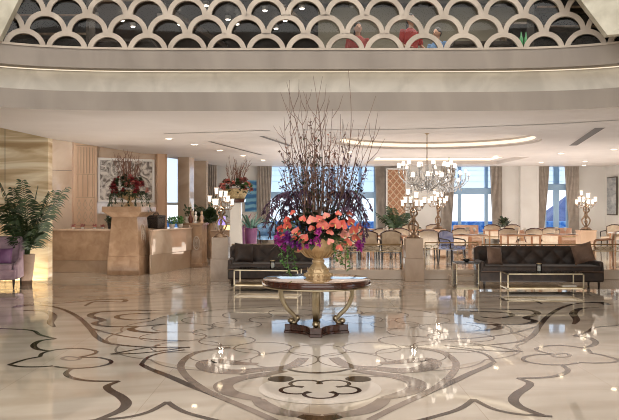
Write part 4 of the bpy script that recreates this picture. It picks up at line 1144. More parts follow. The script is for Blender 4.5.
# ================================================================ LEFT SIDE
# ---- tapered pedestal with the flower urn
PZ = Z(206.5, 20.0)
PA = Vector((X(129.5, 20.1), 20.1, 0))
t = thing('pedestal', 'large tapered beige marble pedestal with oval medallion at the reception', 'pedestal', tuple(PA), math.radians(-9))
mb = MB(); mb.box(0, 0, .24, .86, .86, .48, top=.985); mb.build('base', MT['marble'], t, bevel=.008)
mb = MB(); mb.box(0, 0, .48 + (1.50 - .48) / 2, .83, .83, 1.50 - .48, top=.83); mb.build('shaft', MT['marble'], t, bevel=.008)
mb = MB(); mb.box(0, 0, 1.555, .72, .72, .13, top=1.4); mb.box(0, 0, (1.62 + PZ) / 2, 1.06, 1.06, PZ - 1.62); mb.build('cap', MT['marble'], t, bevel=.008)
def medallion(parent, c, rx, rz_, face):
    """oval frame on a face; face: +x normal"""
    mb = MB(); P = [Vector((c[0], c[1] + rx * math.cos(2 * PI * k / 28), c[2] + rz_ * math.sin(2 * PI * k / 28))) for k in range(29)]
    mb.tube(P, .018, 6); P2 = [Vector((c[0], c[1] + (p.y - c[1]) * .72, c[2] + (p.z - c[2]) * .72)) for p in P]; mb.tube(P2, .009, 6)
    for k in range(6):
        a = PI * k / 6; mb.tube([(c[0], c[1] + rx * .6 * math.cos(a), c[2] + rz_ * .6 * math.sin(a)), (c[0] + .01, c[1], c[2]), (c[0], c[1] - rx * .6 * math.cos(a), c[2] - rz_ * .6 * math.sin(a))], .01, 5)
    return mb.build('medallion', MT['stone_grey'], parent)
medallion(t, (.375, .0, .98), .13, .30, 'x')
def make_urn(name, label, loc, h, r, m):
    t = thing(name, label, 'urn', loc)
    mb = MB(); mb.lathe([(r * .62, 0), (r * .62, h * .06), (r * .45, h * .12), (r * .2, h * .3), (r * .22, h * .38)], 24); mb.build('foot', m, t)
    mb = MB(); mb.lathe([(r * .22, h * .37), (r * .6, h * .46), (r * .95, h * .66), (r * .88, h * .85), (r, h), (r * .9, h * .99), (r * .7, h * .8), (0, h * .8)], 24); mb.build('bowl', m, t)
    for s in (-1, 1):
        mb = MB(); mb.tube(cr([(s * r * .9, 0, h * .8), (s * r * 1.25, 0, h * .85), (s * r * 1.2, 0, h * .6), (s * r * .8, 0, h * .56)], 5), r * .07, 6); mb.build('handle', m, t)
    return t
make_urn('urn', 'gilded two-handled urn standing on the large tapered pedestal', (PA.x, PA.y, PZ), .42, .24, MT['gold'])
def mixed_bouquet(label, loc, rx, rz_, n_tw, tw_h, mats, seed, trail=True, nleaf=260, flat=1.0):
    r_ = random.Random(seed); t = thing('flower_arrangement', label, 'flowers', loc)
    mb = MB()
    for k in range(nleaf):
        a = r_.uniform(0, 2 * PI); e_ = r_.uniform(-.3, 1.3); q = r_.uniform(.3, 1)
        p = Vector((rx * q * math.cos(a) * math.cos(e_), rx * q * math.sin(a) * math.cos(e_), rz_ * q * math.sin(e_) * flat))
        mb.leaf(p, (math.cos(a), math.sin(a), math.sin(e_)), r_.uniform(.1, .2), r_.uniform(.05, .09), .35, n=3)
    mb.build('foliage', MT['leaf_dark'], t)
    for k in range(26):
        a = r_.uniform(-PI * .98, .15); e_ = r_.uniform(-.05, 1.0)
        c = Vector((rx * 1.02 * math.cos(a) * math.cos(e_), rx * 1.0 * math.sin(a) * math.cos(e_), rz_ * math.sin(e_) * flat))
        mb = MB(); s_ = r_.uniform(.07, .12)
        for lay in range(2):
            for j in range(6):
                b = 2 * PI * j / 6 + lay * .5; d = Vector((math.cos(b), math.sin(b) * .4 - .3, math.sin(b))) ; mb.leaf(c, d + Vector(c).normalized() * (.4 + lay * .6), s_, s_ * .8, .05, n=3, cup=.3)
        mb.build('blossom', MT[mats[k % len(mats)]], t)
    if trail:
        for k in range(10):
            a = -PI + PI * k / 9; mb = MB(); L_ = r_.uniform(.28, .5)
            P = cr([(rx * .7 * math.cos(a), rx * .7 * math.sin(a), .0), (rx * 1.05 * math.cos(a), rx * math.sin(a), -.06), (rx * 1.2 * math.cos(a), rx * 1.05 * math.sin(a), -L_)], 6)
            mb.tube(P, .006, 4)
            for p in P[2:]:
                for j in range(3): mb.leaf(p, (r_.uniform(-1, 1), r_.uniform(-1, 1), r_.uniform(-1, .2)), .09, .035, .4, n=2)
            mb.build('trailing_leaf', MT['leaf_dark'], t)
    for k in range(n_tw):
        a = r_.uniform(0, 2 * PI); sp = r_.uniform(.1, 1)
        branch(t, (rx * .3 * math.cos(a), rx * .3 * math.sin(a), .1), (rx * 1.15 * sp * math.cos(a), rx * .9 * sp * math.sin(a), tw_h * r_.uniform(.65, 1)), .012, 3, r_, MT['twig2'], bend=.1)
    return t
MT['twig2'] = mat('red_twig', rgb(112, 74, 60), .7, c2=rgb(140, 104, 84), scale=9)
mixed_bouquet('dark red and green bouquet with bare twigs in the urn on the tapered pedestal', (PA.x, PA.y, PZ + .40), .44, .42, 26, 1.05, ['darkred', 'darkred', 'dustyrose', 'leaf_dark', 'darkred'], 5)
# ---- reception counters
def prismthing(name, label, cat, parts, loc):
    t = thing(name, label, cat, loc)
    for nm, poly, z0, z1, m in parts:
        mb = MB(); mb.prism([(x - loc[0], y - loc[1]) for x, y in poly], z0 - loc[2], z1 - loc[2]); mb.build(nm, m, t, bevel=.008)
    return t
def slab(a, b, depth, inset=0):
    """quad footprint behind the line a->b (a left, b right seen from the front)"""
    a, b = Vector(a), Vector(b); d = (b - a).normalized(); n = Vector((-d.y, d.x))
    return [tuple(a + n * inset), tuple(b + n * inset), tuple(b + n * depth), tuple(a + n * depth)]
# left front counter
a, b = (X(20, 20.6), 20.6), (PA.x - .475, 20.27)
prismthing('reception_counter', 'low beige marble counter left of the tapered pedestal', 'counter', [('panel', slab(a, b, .7), .33, 1.12, MT['marble']), ('worktop', slab(a, b, .74, -.03), 1.12, 1.17, MT['marble_pol']), ('plinth', slab(a, b, .7, .10), 0, .33, MT['stone'])], (a[0], a[1], 0))
# reflective side desk
a, b = (-4.08, 19.95), (-3.38, 22.1)
SD0, SD1 = Vector(a), Vector(b)
m_ = Vector(a).lerp(Vector(b), .56)
prismthing('reception_desk', 'polished marble reception desk between the tapered pedestal and the end pier', 'desk', [('panel', slab(a, b, .07), .5, 1.12, MT['marble_mirror']), ('worktop', slab(a, b, .09, -.03), 1.12, 1.16, MT['marble_pol']), ('plinth', slab(a, b, .08, .04), 0, .5, MT['marble_mirror']), ('rear_cabinet', slab(m_, b, .75, .10), 0, 1.155, MT['marble'])], (a[0], a[1], 0))
# end pier
EP = Vector((X(198.6, 22.45), 22.47, 0)); EH = Z(223.5, 22.1)
t = thing('desk_pier', 'square marble end pier of the reception desk with round medallion', 'pier', tuple(EP), math.radians(-6))
mb = MB(); mb.box(0, 0, EH / 2, .34, .6, EH - .04); mb.build('shaft', MT['marble'], t, bevel=.008)
mb = MB(); mb.box(-.14, 0, EH - .02, .72, .66, .05); mb.build('cap', MT['marble'], t, bevel=.008)
mb = MB(); mb.box(0, -.01, .06, .38, .64, .12); mb.build('base', MT['marble'], t, bevel=.008)
mb = MB(); mb.tube([(.01 + .085 * math.cos(2 * PI * k / 24), -.308, Z(243.5, 22) + .19 * math.sin(2 * PI * k / 24)) for k in range(25)], .02, 6); mb.tube([(.01 + .05 * math.cos(2 * PI * k / 24), -.308, Z(243.5, 22) + .12 * math.sin(2 * PI * k / 24)) for k in range(25)], .012, 6)
for k in range(5): mb.tube([(.01 + .05 * math.cos(PI * k / 5), -.306, Z(243.5, 22) + .12 * math.sin(PI * k / 5)), (.01 - .05 * math.cos(PI * k / 5), -.306, Z(243.5, 22) - .12 * math.sin(PI * k / 5))], .01, 5)
mb.build('medallion', MT['stone_grey'], t)
a, b = (EP.x + .2, 23.6), (EP.x + .78, 23.6)
prismthing('reception_counter', 'short marble counter right of the end pier', 'counter', [('panel', slab(a, b, .6), 0, 1.0, MT['marble']), ('worktop', slab(a, b, .64, -.03), 1.0, 1.04, MT['marble_pol'])], (a[0], a[1], 0))
# things on the desk
DESKD = {156: 21.15, 172: 21.5, 180: 21.95}
def alongdesk(px): return Vector((X(px, DESKD[px]), DESKD[px]))
p = alongdesk(156)
t = thing('rattan_basket', 'black woven basket on the desk beside the tapered pedestal', 'basket', (p.x, p.y, 1.16), math.radians(60))
mb = MB(); mb.box(0, 0, .15, .30, .38, .30, top=1.1); mb.build('body', MT['rattan'], t, bevel=.02)
mb = MB(); mb.box(0, 0, .33, .36, .44, .06, top=.9); mb.build('lid', MT['rattan'], t, bevel=.015)
mb = MB(); mb.tube([(-.1, 0, .35), (-.08, 0, .42), (.08, 0, .42), (.1, 0, .35)], .014, 6); mb.build('handle', MT['black'], t)
def smallplant(name, label, loc, r, h, m, n=60, pot='ceramic', seed=1, wide=.05, potr=None):
    r_ = random.Random(seed); t = thing(name, label, 'plant', loc); pr = potr or r * .45
    mb = MB(); mb.lathe([(pr * .7, 0), (pr, h * .3), (pr * .9, h * .3), (0, h * .26)], 16); mb.build('pot', MT[pot], t)
    mb = MB()
    for k in range(n):
        a = r_.uniform(0, 2 * PI); e_ = r_.uniform(.2, 1.4); q = r_.uniform(.2, .75)
        s = Vector((math.cos(a) * pr * .4, math.sin(a) * pr * .4, h * .26)); d = Vector((math.cos(a) * math.cos(e_) * r, math.sin(a) * math.cos(e_) * r, math.sin(e_) * h * .7))
        mb.tube([s, s + d * q], .004, 3); mb.leaf(s + d * q, d, r_.uniform(.6, 1) * r * .8, wide, .35, n=3)
    mb.build('leaves', MT[m], t); return t
for i, (px, lb) in enumerate(((172, 'small bright green plant on the desk, left of the pair'), (180, 'small bright green plant on the desk, right of the pair'))):
    p = alongdesk(px); smallplant('potted_plant', lb, (p.x, p.y, 1.16), .2, .36, 'leaf_bright', 70, 'ceramic', 20 + i)
def figurine(name, label, loc, prof, m, cat='ornament'):
    t = thing(name, label, cat, loc)
    k = len(prof) // 2 + 1
    mb = MB(); mb.lathe(prof[:k], 14); mb.build('body', m, t)
    mb = MB(); mb.lathe(prof[k - 1:], 14); mb.build('neck', m, t)
vase = [(.05, 0), (.07, .06), (.075, .14), (.05, .2), (.025, .24), (.022, .34), (.03, .36), (0, .36)]
fig = [(.05, 0), (.05, .03), (.03, .06), (.05, .14), (.045, .2), (.02, .24), (.035, .28), (.03, .33), (0, .35)]
pz = EH + .006
figurine('bottle', 'brown slender bottle on the end pier of the desk', (EP.x - .22, EP.y - .1, pz), vase, MT['terracotta'], 'bottle')
figurine('figurine', 'white figurine left of the palm on the end pier', (EP.x - .07, EP.y - .12, pz), fig, MT['ceramic'])
figurine('figurine', 'tan figurine at the right edge of the end pier', (EP.x + .1, EP.y - .1, pz), fig, MT['pilaster'])
figurine('vase', 'small brown vase at the back of the end pier', (EP.x + .06, EP.y + .2, pz), vase, MT['terracotta'], 'vase')
smallplant('potted_plant', 'long leaved plant standing at the end of the desk behind the pier', (EP.x - .36, EP.y + .2, pz), .2, .62, 'leaf', 26, 'ceramic', 31, .07, .08)
# display and warm lamp behind
p = (EP.x + .52, 23.85, 1.04)
t = thing('display_screen', 'small glowing violet screen beside the end pier', 'screen', p, .1)
mb = MB(); mb.box(0, 0, .02, .16, .12, .02); mb.box(0, .03, .08, .03, .03, .12); mb.build('stand', MT['black'], t)
mb = MB(); mb.box(0, 0, .27, .24, .02, .3); mb.build('casing', MT['white'], t, bevel=.005)
mb = MB(); mb.box(0, -.012, .27, .21, .006, .26); mb.build('screen', MT['screen'], t)
# counter items, left
def wallcounter(px): return (X(px, 20.75), 20.8, 1.17)
t = smallplant('potted_plant', 'dark little plant on the counter against the tapered pedestal', wallcounter(109.5), .16, .42, 'leaf_dark', 60, 'black', 41, .06)
for i, px in enumerate((73, 82, 94, 102)):
    smallplant('flower_pot', ['low pot of rosy flowers at the left of the counter', 'low pot of rosy flowers below the ornate pilaster', 'low pot of rosy flowers right of the ornate pilaster', 'low pot of rosy flowers nearest the dark little plant'][i], wallcounter(px), .10, .12, 'dustyrose', 30, 'white', 50 + i, .04)
# ---- ornate pilaster and picture on the reception wall
def wallthing(name, label, cat, px):
    q = onwall(px); t = thing(name, label, cat, (q.x, q.y, 0), RZW); return t, q
def flatpilaster(px, wpx, label, ornate):
    t, q = wallthing('pilaster', label, 'pilaster', px); w = wpx / F * q.y / math.cos(RZW) * .98
    mb = MB(); mb.box(0, -.056, 1.9, w, .1, 3.8); mb.build('body', MT['pilaster'], t, bevel=.01)
    mb = MB()
    for s in (-1, 1): mb.box(s * w * .44, -.122, 2.1, w * .1, .04, 2.9)
    mb.build('moulding', MT['pilaster'], t, bevel=.008)
    if ornate:
        mb = MB(); zt, zb = 3.5, 1.2
        for xx in (-.3, -.18, -.06, .06, .18, .3): mb.box(xx * w, -.114, 3.08, .016, .02, .75)
        for xx in (-.3, -.1, .1, .3): mb.box(xx * w, -.114, 2.35, .016, .02, .62)
        for z in (3.5, 2.68, 2.02, 1.22): mb.box(0, -.114, z, w * .76, .02, .022)
        for k in range(3):
            for z in (1.45, 1.8):
                c = (-.25 + .25 * k) * w
                mb.tube([(c - .06, -.11, z - .16), (c + .06, -.11, z), (c - .0, -.11, z + .16)], .01, 5); mb.tube([(c + .06, -.11, z - .16), (c - .06, -.11, z), (c, -.11, z + .16)], .01, 5)
        mb.build('inlay', MT['inlay_metal'], t)
flatpilaster(84, 20.5, 'pale carved pilaster with geometric inlay behind the left counter', True)
flatpilaster(160.5, 9, 'plain pale pilaster right of the framed abstract picture', False)
t, q = wallthing('framed_picture', 'white framed silver abstract picture behind the tapered pedestal', 'picture', 126)
w, h = 49 / F * q.y / math.cos(RZW) * 1.0, 1.30; zc = Z(180.5, q.y)
mb = MB()
for s in (-1, 1):
    mb.box(s * (w / 2 - .035), -.03, zc, .07, .06, h); mb.box(0, -.03, zc + s * (h / 2 - .035), w - .14, .06, .07)
mb.build('frame', MT['white'], t, bevel=.008)
mb = MB(); mb.box(0, -.02, zc, w - .14, .02, h - .14); mb.build('canvas', MT['art'], t)

# ---- armchair with cushion
AX = (X(0, 16.9), 16.95, 0)
t = thing('armchair', 'mauve velvet wingback armchair in front of the onyx wall', 'armchair', AX, math.radians(8))
mb = MB(); mb.box(0, -.02, .29, .80, .78, .22); mb.build('seat_base', MT['purple'], t, bevel=.03, seg=3)
mb = MB(); mb.box(0, -.08, .445, .62, .68, .13); mb.build('seat_cushion', MT['purple'], t, bevel=.045, seg=3)
mb = MB(); mb.box(0, .31, .74, .80, .15, .72, top=1.0); mb.build('backrest', MT['purple'], t, bevel=.045, seg=3)
for s in (-1, 1):
    mb = MB(); mb.prism([(0, 0)] * 3, 0, 0) if False else None
    P = [(.36, .2), (-.34, .2), (-.34, .50), (-.2, .55), (.1, .62), (.22, .98), (.36, 1.06)]
    vs = [(s * .33, y, z) for y, z in P] + [(s * .43, y, z) for y, z in P]; n = len(P)
    mb.add(vs, [tuple(range(n)), tuple(range(n, 2 * n))] + [(i, (i + 1) % n, n + (i + 1) % n, n + i) for i in range(n)])
    mb.build('wing', MT['purple'], t, bevel=.03, seg=3)
for sx in (-1, 1):
    for sy in (-1, 1):
        mb = MB(); mb.lathe([(.016, 0), (.03, .19)], 8, (sx * .35, sy * .33 - .02, 0)); mb.build('leg', MT['dark_leg'], t)
cushion('shiny purple cushion lying on the mauve armchair', (AX[0] + .08, AX[1] - .04, .513), math.radians(6), MT['purple_cush'], .36, .35)

# ---- palms and plants
def frond(parent, base, d, length, droop, m, rnd, leaflet=.3, n=16, name='frond', wid=.022):
    mb = MB(); b = Vector(base); d = Vector(d).normalized()
    P = []
    for i in range(n + 1):
        q = i / n; P.append(b + d * length * q - ZV * droop * length * q ** 2.2)
    mb.tube(P, [.011 * (1 - .75 * i / n) for i in range(n + 1)], 5)
    for i in range(3, n + 1):
        t = (P[i] - P[i - 1]).normalized(); s = t.cross(ZV); s = s.normalized() if s.length > .01 else Vector((1, 0, 0))
        q = i / n; l = leaflet * (.5 + 1.1 * math.sin(PI * min(1, q * .85 + .1))) * .65
        for k in range(2):
            for sg in (-1, 1):
                dr = t * .55 + s * sg + ZV * rnd.uniform(.0, .25)
                mb.leaf(P[i - 1].lerp(P[i], k * .5), dr, l * rnd.uniform(.85, 1.1), wid, rnd.uniform(.35, .7), side=t, n=3)
    return mb.build(name, m, parent)
rp = random.Random(17)
PP = Vector((X(26.5, 17.4), 17.4, 0))
t = thing('potted_palm', 'tall green palm in a tan tapered pot beside the mauve armchair', 'plant', tuple(PP))
mb = MB(); mb.lathe([(.115, 0), (.12, .01), (.185, .66), (.19, .69), (.175, .69), (.16, .6), (0, .6)], 28); mb.build('pot', MT['tan_pot'], t)
mb = MB(); mb.lathe([(.165, .635), (.0, .64)], 20); mb.build('soil', MT['soil'], t)
FR = [(68, 186, -.05), (60, 189, -.3), (46, 190, .15), (52, 205, -.2), (2, 180, -.2), (10, 186, .1), (-8, 196, -.1), (20, 178, .1), (36, 184, .1), (14, 200, -.35), (34, 198, -.35), (46, 222, -.2), (20, 214, -.35), (2, 204, .15)]
for px, py, dy in FR:
    tip = Vector(((px - 26) / F * 17.3, dy, Z(py, 17.3))); base = Vector((rp.uniform(-.05, .05), rp.uniform(-.05, .05), .64))
    L_ = (tip - base).length; dr = .30 if py < 200 else .34
    d = (tip - base) + ZV * dr * L_
    frond(t, base, d, d.length * .98, dr * L_ / d.length, MT['leaf'], rp, .52, 15, wid=.034)
mb = MB()
for k in range(8):
    a = rp.uniform(0, 2 * PI); mb.tube([(0, 0, .62), (.05 * math.cos(a), .05 * math.sin(a), .9), (.12 * math.cos(a), .12 * math.sin(a), 1.25)], .014, 6)
mb.build('stem', MT['leaf'], t)
# the low branch with rounded leaves leaning right
mb = MB(); P = cr([(0, -.05, .64), (.12, -.12, .95), (.3, -.15, 1.15), (.42, -.18, 1.2)], 6); mb.tube(P, .008, 5)
for i, p in enumerate(P[5:]):
    for s in (-1, 1): mb.leaf(p, (.4, s * .6, .3 * s), .1, .06, .2, n=3)
mb.build('side_branch', MT['leaf_dark'], t)

def bladeplant(name, label, loc, h, potr, poth, blades, m, pot, seed, spread=.45, width=.1):
    r_ = random.Random(seed); t = thing(name, label, 'plant', loc)
    mb = MB(); mb.lathe([(potr * .75, 0), (potr, poth), (potr * .88, poth), (potr * .85, poth * .9), (0, poth * .9)], 24); mb.build('pot', MT[pot], t)
    for k in range(blades):
        a = 2 * PI * k / blades + r_.uniform(-.3, .3); e_ = r_.uniform(.5, 1.35); mb = MB(); L_ = h * r_.uniform(.6, 1)
        mb.leaf((potr * .3 * math.cos(a), potr * .3 * math.sin(a), poth * .88), (math.cos(a) * math.cos(e_), math.sin(a) * math.cos(e_), math.sin(e_)), L_, width * r_.uniform(.7, 1.1), r_.uniform(.1, .5), n=7, cup=.35)
        mb.build('leaf', MT[m], t)
    return t
bladeplant('potted_plant', 'broad leaved blue-green plant in a purple pot behind the left sofa', (X(251, 23.7), 23.7, PLZ), .98, .20, .86, 18, 'leaf_blue', 'purple_pot', 3)
# dark red foliage plant between the basket column and the purple pot
bladeplant('potted_plant', 'dark purple leaved plant beside the white basket column', (X(243, 25.0), 25.0, PLZ), 1.05, .13, .9, 12, 'darkred', 'purple_pot', 5, width=.08)
def palm(label, loc, h, m, seed, n, poth=.5, name='potted_palm', leafl=.3, spread=(.45, 1.4)):
    r_ = random.Random(seed); t = thing(name, label, 'plant', loc)
    mb = MB(); mb.lathe([(.14, 0), (.18, poth), (.165, poth), (0, poth * .92)], 20); mb.build('pot', MT['tan_pot'], t)
    for k in range(n):
        a = 2 * PI * k / n + r_.uniform(-.3, .3); e_ = r_.uniform(*spread); L_ = h * r_.uniform(.7, 1)
        frond(t, (0, 0, poth * .95), (math.cos(a) * math.cos(e_), math.sin(a) * math.cos(e_), math.sin(e_)), L_, r_.uniform(.15, .4), m, r_, leafl, 12, wid=.045)
    return t
palm('grey-green palm in front of the curtain left of the left candelabrum', (X(210, 26.3), 26.3, 0), 1.15, MT['leaf'], 8, 12, 1.2, leafl=.32)
palm('green palm in front of the diamond lattice panel', (X(397, 28.4), 28.4, PLZ), 1.45, MT['leaf'], 9, 13, .5, leafl=.4, spread=(.3, 1.3))
palm('drooping dark palm behind the bouquet near the left window', (X(281, 27), 27, PLZ), 1.2, MT['leaf_blue'], 10, 10, .5, leafl=.36)
smallplant('potted_plant', 'small dark plant standing below the right curtain of the middle window', (X(504, 27.5), 27.5, PLZ), .3, .75, 'leaf_dark', 60, 'ceramic', 61, .1, .1).location = (X(504, 27.5), 27.5, PLZ + .55)
t = thing('plant_stand', 'narrow pale stand carrying the small dark plant', 'stand', (X(504, 27.5), 27.5, PLZ))
mb = MB(); mb.box(0, 0, .53, .3, .3, .04); mb.build('top', MT['white'], t)
mb = MB(); mb.box(0, 0, .255, .2, .2, .51); mb.build('column', MT['white'], t)

# ---- white column with flower basket
CB = Vector((X(236, 22.2), 22.2, 0)); CBH = Z(199, 22.2)
t = thing('column_stand', 'white tapered column stand behind the left candelabrum', 'stand', (CB.x, CB.y, 0))
mb = MB(); mb.box(0, 0, .2, .44, .44, .4); mb.build('base', MT['ceramic'], t, bevel=.01)
mb = MB(); mb.box(0, 0, .4 + (CBH - .5) / 2, .36, .36, CBH - .5, top=.86); mb.build('shaft', MT['ceramic'], t, bevel=.01)
mb = MB(); mb.box(0, 0, CBH - .05, .5, .5, .1, top=1.1); mb.build('cap', MT['wood'], t, bevel=.01)
t = thing('basket', 'tan basket on the white column stand', 'basket', (CB.x, CB.y, CBH))
mb = MB(); mb.lathe([(.24, 0), (.32, .16), (.38, .3), (.34, .3), (.22, .1), (0, .1)], 24); mb.build('body', MT['basket'], t)
mb = MB(); mb.tube([(.38 * math.cos(2 * PI * k / 24), .38 * math.sin(2 * PI * k / 24), .3) for k in range(25)], .02, 6); mb.build('rim', MT['tan_pot'], t)
mixed_bouquet('rosy and green flowers with bare twigs in the basket on the white column', (CB.x, CB.y, CBH + .28), .44, .32, 22, .92, ['dustyrose', 'leaf_bright', 'salmon', 'leaf', 'dustyrose'], 15, trail=False, nleaf=160)
# warm table lamp behind the left candelabrum
p = Vector((X(228, 25.6), 25.6, 0))
t = thing('side_table', 'small table with the glowing lamp behind the left candelabrum', 'table', tuple(p))
mb = MB(); mb.lathe([(.3, .68), (.3, .71), (0, .71)], 20); mb.build('tabletop', MT['oak'], t)
mb = MB(); mb.lathe([(.2, 0), (.2, .03), (.04, .06), (.04, .68)], 16); mb.build('pedestal_leg', MT['oak'], t)
t = thing('table_lamp', 'table lamp with glowing yellow shade behind the left candelabrum', 'lamp', (p.x, p.y, .71))
mb = MB(); mb.lathe([(.08, 0), (.08, .02), (.03, .04), (.05, .1), (.02, .16), (.015, .2)], 16); mb.build('base', MT['brass'], t)
mb = MB(); mb.lathe([(.17, .17), (.13, .4), (.125, .4), (.165, .17)], 24); mb.build('lamp_shade', MT['warm_lamp'], t)
# blue armchair
bc = make_chair('armchair', 'blue upholstered armchair on the dining platform behind the left sofa', 'blue_fab', True); bc.location = (X(268, 25.4), 25.4, PLZ); bc.rotation_euler.z = .3; bc.scale = (1.25, 1.2, 1.12)
# ---- sea print on easel-like panel and right wall print
t = thing('wall_print', 'tall blue sea picture on the back wall left of the pale curtain', 'picture', (xs(251), BD - .03, Z(196, BD)))
mb = MB(); mb.box(0, 0, 0, .50, .05, 1.3); mb.build('frame', MT['white'], t, bevel=.006)
mb = MB(); mb.box(0, -.03, 0, .46, .012, 1.26); mb.build('print', MT['sea_art'], t)
t = thing('wall_print', 'grey upright picture hanging on the right wall', 'picture', (11.92 - .012, 30.3, Z(196, 30.3)), math.radians(90 - 1.7))
mb = MB(); mb.box(0, 0, 0, 1.05, .05, 1.5); mb.build('frame', MT['slot'], t, bevel=.006)
mb = MB(); mb.box(0, .03, 0, .97, .012, 1.42); mb.build('print', MT['art_grey'], t)
# diamond lattice panel
lw_, lh = X(405, 30.6) - X(385.5, 30.6), 3.0
t = thing('lattice_panel', 'tall terracotta wood panel with diamond lattice between the windows', 'panel', (X(396.5, 30.7), 30.70, PLZ))
mb = MB(); mb.box(0, .05, lh / 2, lw_, .08, lh); mb.build('backing', MT['lattice_back'], t)
mb = MB()
st = lw_ / 3
for k in range(-18, 22):
    for s in (-1, 1):
        pts = []
        x0, z0 = -lw_ / 2, k * st * 1.15
        x1, z1 = lw_ / 2, k * st * 1.15 + lw_ * 1.15
        # clip to panel height
        a0 = max(0.0, (0 - z0) / (z1 - z0)); a1 = min(1.0, (lh - z0) / (z1 - z0))
        if a0 >= a1: continue
        p0 = (s * (x0 + (x1 - x0) * a0), 0, z0 + (z1 - z0) * a0); p1 = (s * (x0 + (x1 - x0) * a1), 0, z0 + (z1 - z0) * a1)
        mb.tube([p0, p1], .022, 4)
mb.build('lattice', MT['lattice'], t)
mb = MB()
for s in (-1, 1): mb.box(s * lw_ / 2, .02, lh / 2, .06, .1, lh); mb.box(0, .02, lh / 2 + s * lh / 2, lw_, .1, .06)
mb.build('frame', MT['white'], t)

# ---- curtains
def curtain(label, px0, px1, d, z0=.3, z1=CZ + .15, gather=0, m='curtain', nf=9, g=None):
    """gather>0 pulls the inner (right) edge in at the bottom, <0 the left edge"""
    w = X(px1, d) - X(px0, d); nz, nx = 14, nf * 8; vs = []
    for j in range(nz + 1):
        q = j / nz; z = z0 + (z1 - z0) * q
        s = 1 - abs(gather) * (1 - q) ** 1.3
        for i in range(nx + 1):
            u = i / nx; x = u * w * s if gather >= 0 else w - (1 - u) * w * s
            vs.append((x - w / 2, .05 * math.sin(2 * PI * nf * u) + .01 * math.sin(5 * q + 9 * u), z - z0))
    fs = [(j * (nx + 1) + i, j * (nx + 1) + i + 1, (j + 1) * (nx + 1) + i + 1, (j + 1) * (nx + 1) + i) for j in range(nz) for i in range(nx)]
    t = thing('curtain', label, 'curtain', ((X(px0, d) + X(px1, d)) / 2, d, z0))
    mb = MB(); mb.add(vs, fs); mb.build('panel', MT[m], t, solid=.006)
    mb = MB(); mb.box(0, 0, z1 - z0, w, .1, .05); mb.build('rail', MT['white'], t)
CD = 30.82
curtain('grey-green curtain at the far left window beside the palm', 203.5, 217, 30, .2, nf=7)
curtain('beige curtain left of the left hand window', 257.5, 272, CD, gather=.25)
curtain('taupe curtain right of the left hand window', 374.5, 384.5, CD, gather=-.45)
curtain('taupe curtain left of the middle window', 441.5, 455, CD, gather=.35)
curtain('taupe curtain right of the middle window', 490, 502, CD, gather=-.3)
curtain('taupe curtain left of the right hand window', 535, 549.5, CD, gather=.5)
curtain('taupe curtain right of the right hand window', 564.5, 579, CD, gather=-.45)

# ---- ceiling fittings
def spot(px, py, label, group, z=CZ, r=.075):
    d = F * (z - H) / (HY - py)
    t = thing('downlight', label, 'downlight', (X(px, d), d, z), 0, group)
    mb = MB(); mb.lathe([(r, -.001), (r + .025, -.006), (r + .03, 0)], 20); mb.build('trim_ring', MT['white'], t)
    mb = MB(); mb.lathe([(r, -.004), (0, -.004)], 20); mb.build('lens', MT['spot'], t)
for (px, py), lb in zip([(169, 138.7), (194.4, 144.5), (219.8, 150.3), (243, 155.7), (263, 160)], ['nearest the reception', 'second from the reception', 'third from the reception', 'fourth from the reception', 'farthest from the reception']):
    spot(px, py, 'round recessed downlight in the ceiling row above the reception, ' + lb, 'downlights above the reception')
for (px, py), lb in zip([(496, 156), (561, 153.5), (585, 161.5), (614, 149.5), (584, 165.2), (541, 162.2), (378, 158), (350, 152)], ['above the middle window curtain', 'left of the right air slot', 'right of the right hand window', 'at the right edge', 'above the right candelabrum', 'above the right hand window', 'left of the ceiling tray', 'left of the ceiling dome near the branches']):
    spot(px, py, 'round recessed downlight in the dining ceiling ' + lb, 'downlights in the dining ceiling')
def slotline(label, pix, w):
    P = []
    for px, py in pix:
        d = F * (CZ - H) / (HY - py); P.append(Vector((X(px, d), d, 0)))
    P = cr(P, 6) if len(P) > 2 else P
    c = sum(P, Vector()) / len(P)
    t = thing('ceiling_vent', label, 'vent', (c.x, c.y, CZ))
    mb = MB(); ribbon(mb, [p - c for p in P], w, -.004); mb.build('slot', MT['slot'], t, smooth=False)
    for s in (-1, 1):
        mb = MB(); n = len(P); Q = []
        for i, p in enumerate(P):
            tt = (P[min(n - 1, i + 1)] - P[max(0, i - 1)]).normalized(); Q.append(p - c + Vector((-tt.y, tt.x, 0)) * s * (w / 2 + .01))
        ribbon(mb, Q, .02, -.007); mb.build('edge_strip', MT['ceil'], t, smooth=False)
slotline('long thin curved air slot across the ceiling above the dining area', [(300, 129.8), (377, 129.6), (440, 128.2), (500, 126), (560, 123.4), (625, 119.6)], .06)
slotline('thin curved air slot in the ceiling above the reception', [(164, 133.6), (215, 132), (270, 130.2)], .07)
slotline('slanting air slot in the ceiling left of the bouquet, left one', [(209.7, 141.4), (262, 155)], .10)
slotline('slanting air slot in the ceiling just left of the branches', [(261.5, 136), (292, 146.2)], .12)
slotline('wide slanting air slot in the right ceiling', [(573, 145.4), (600, 127.6)], .2)

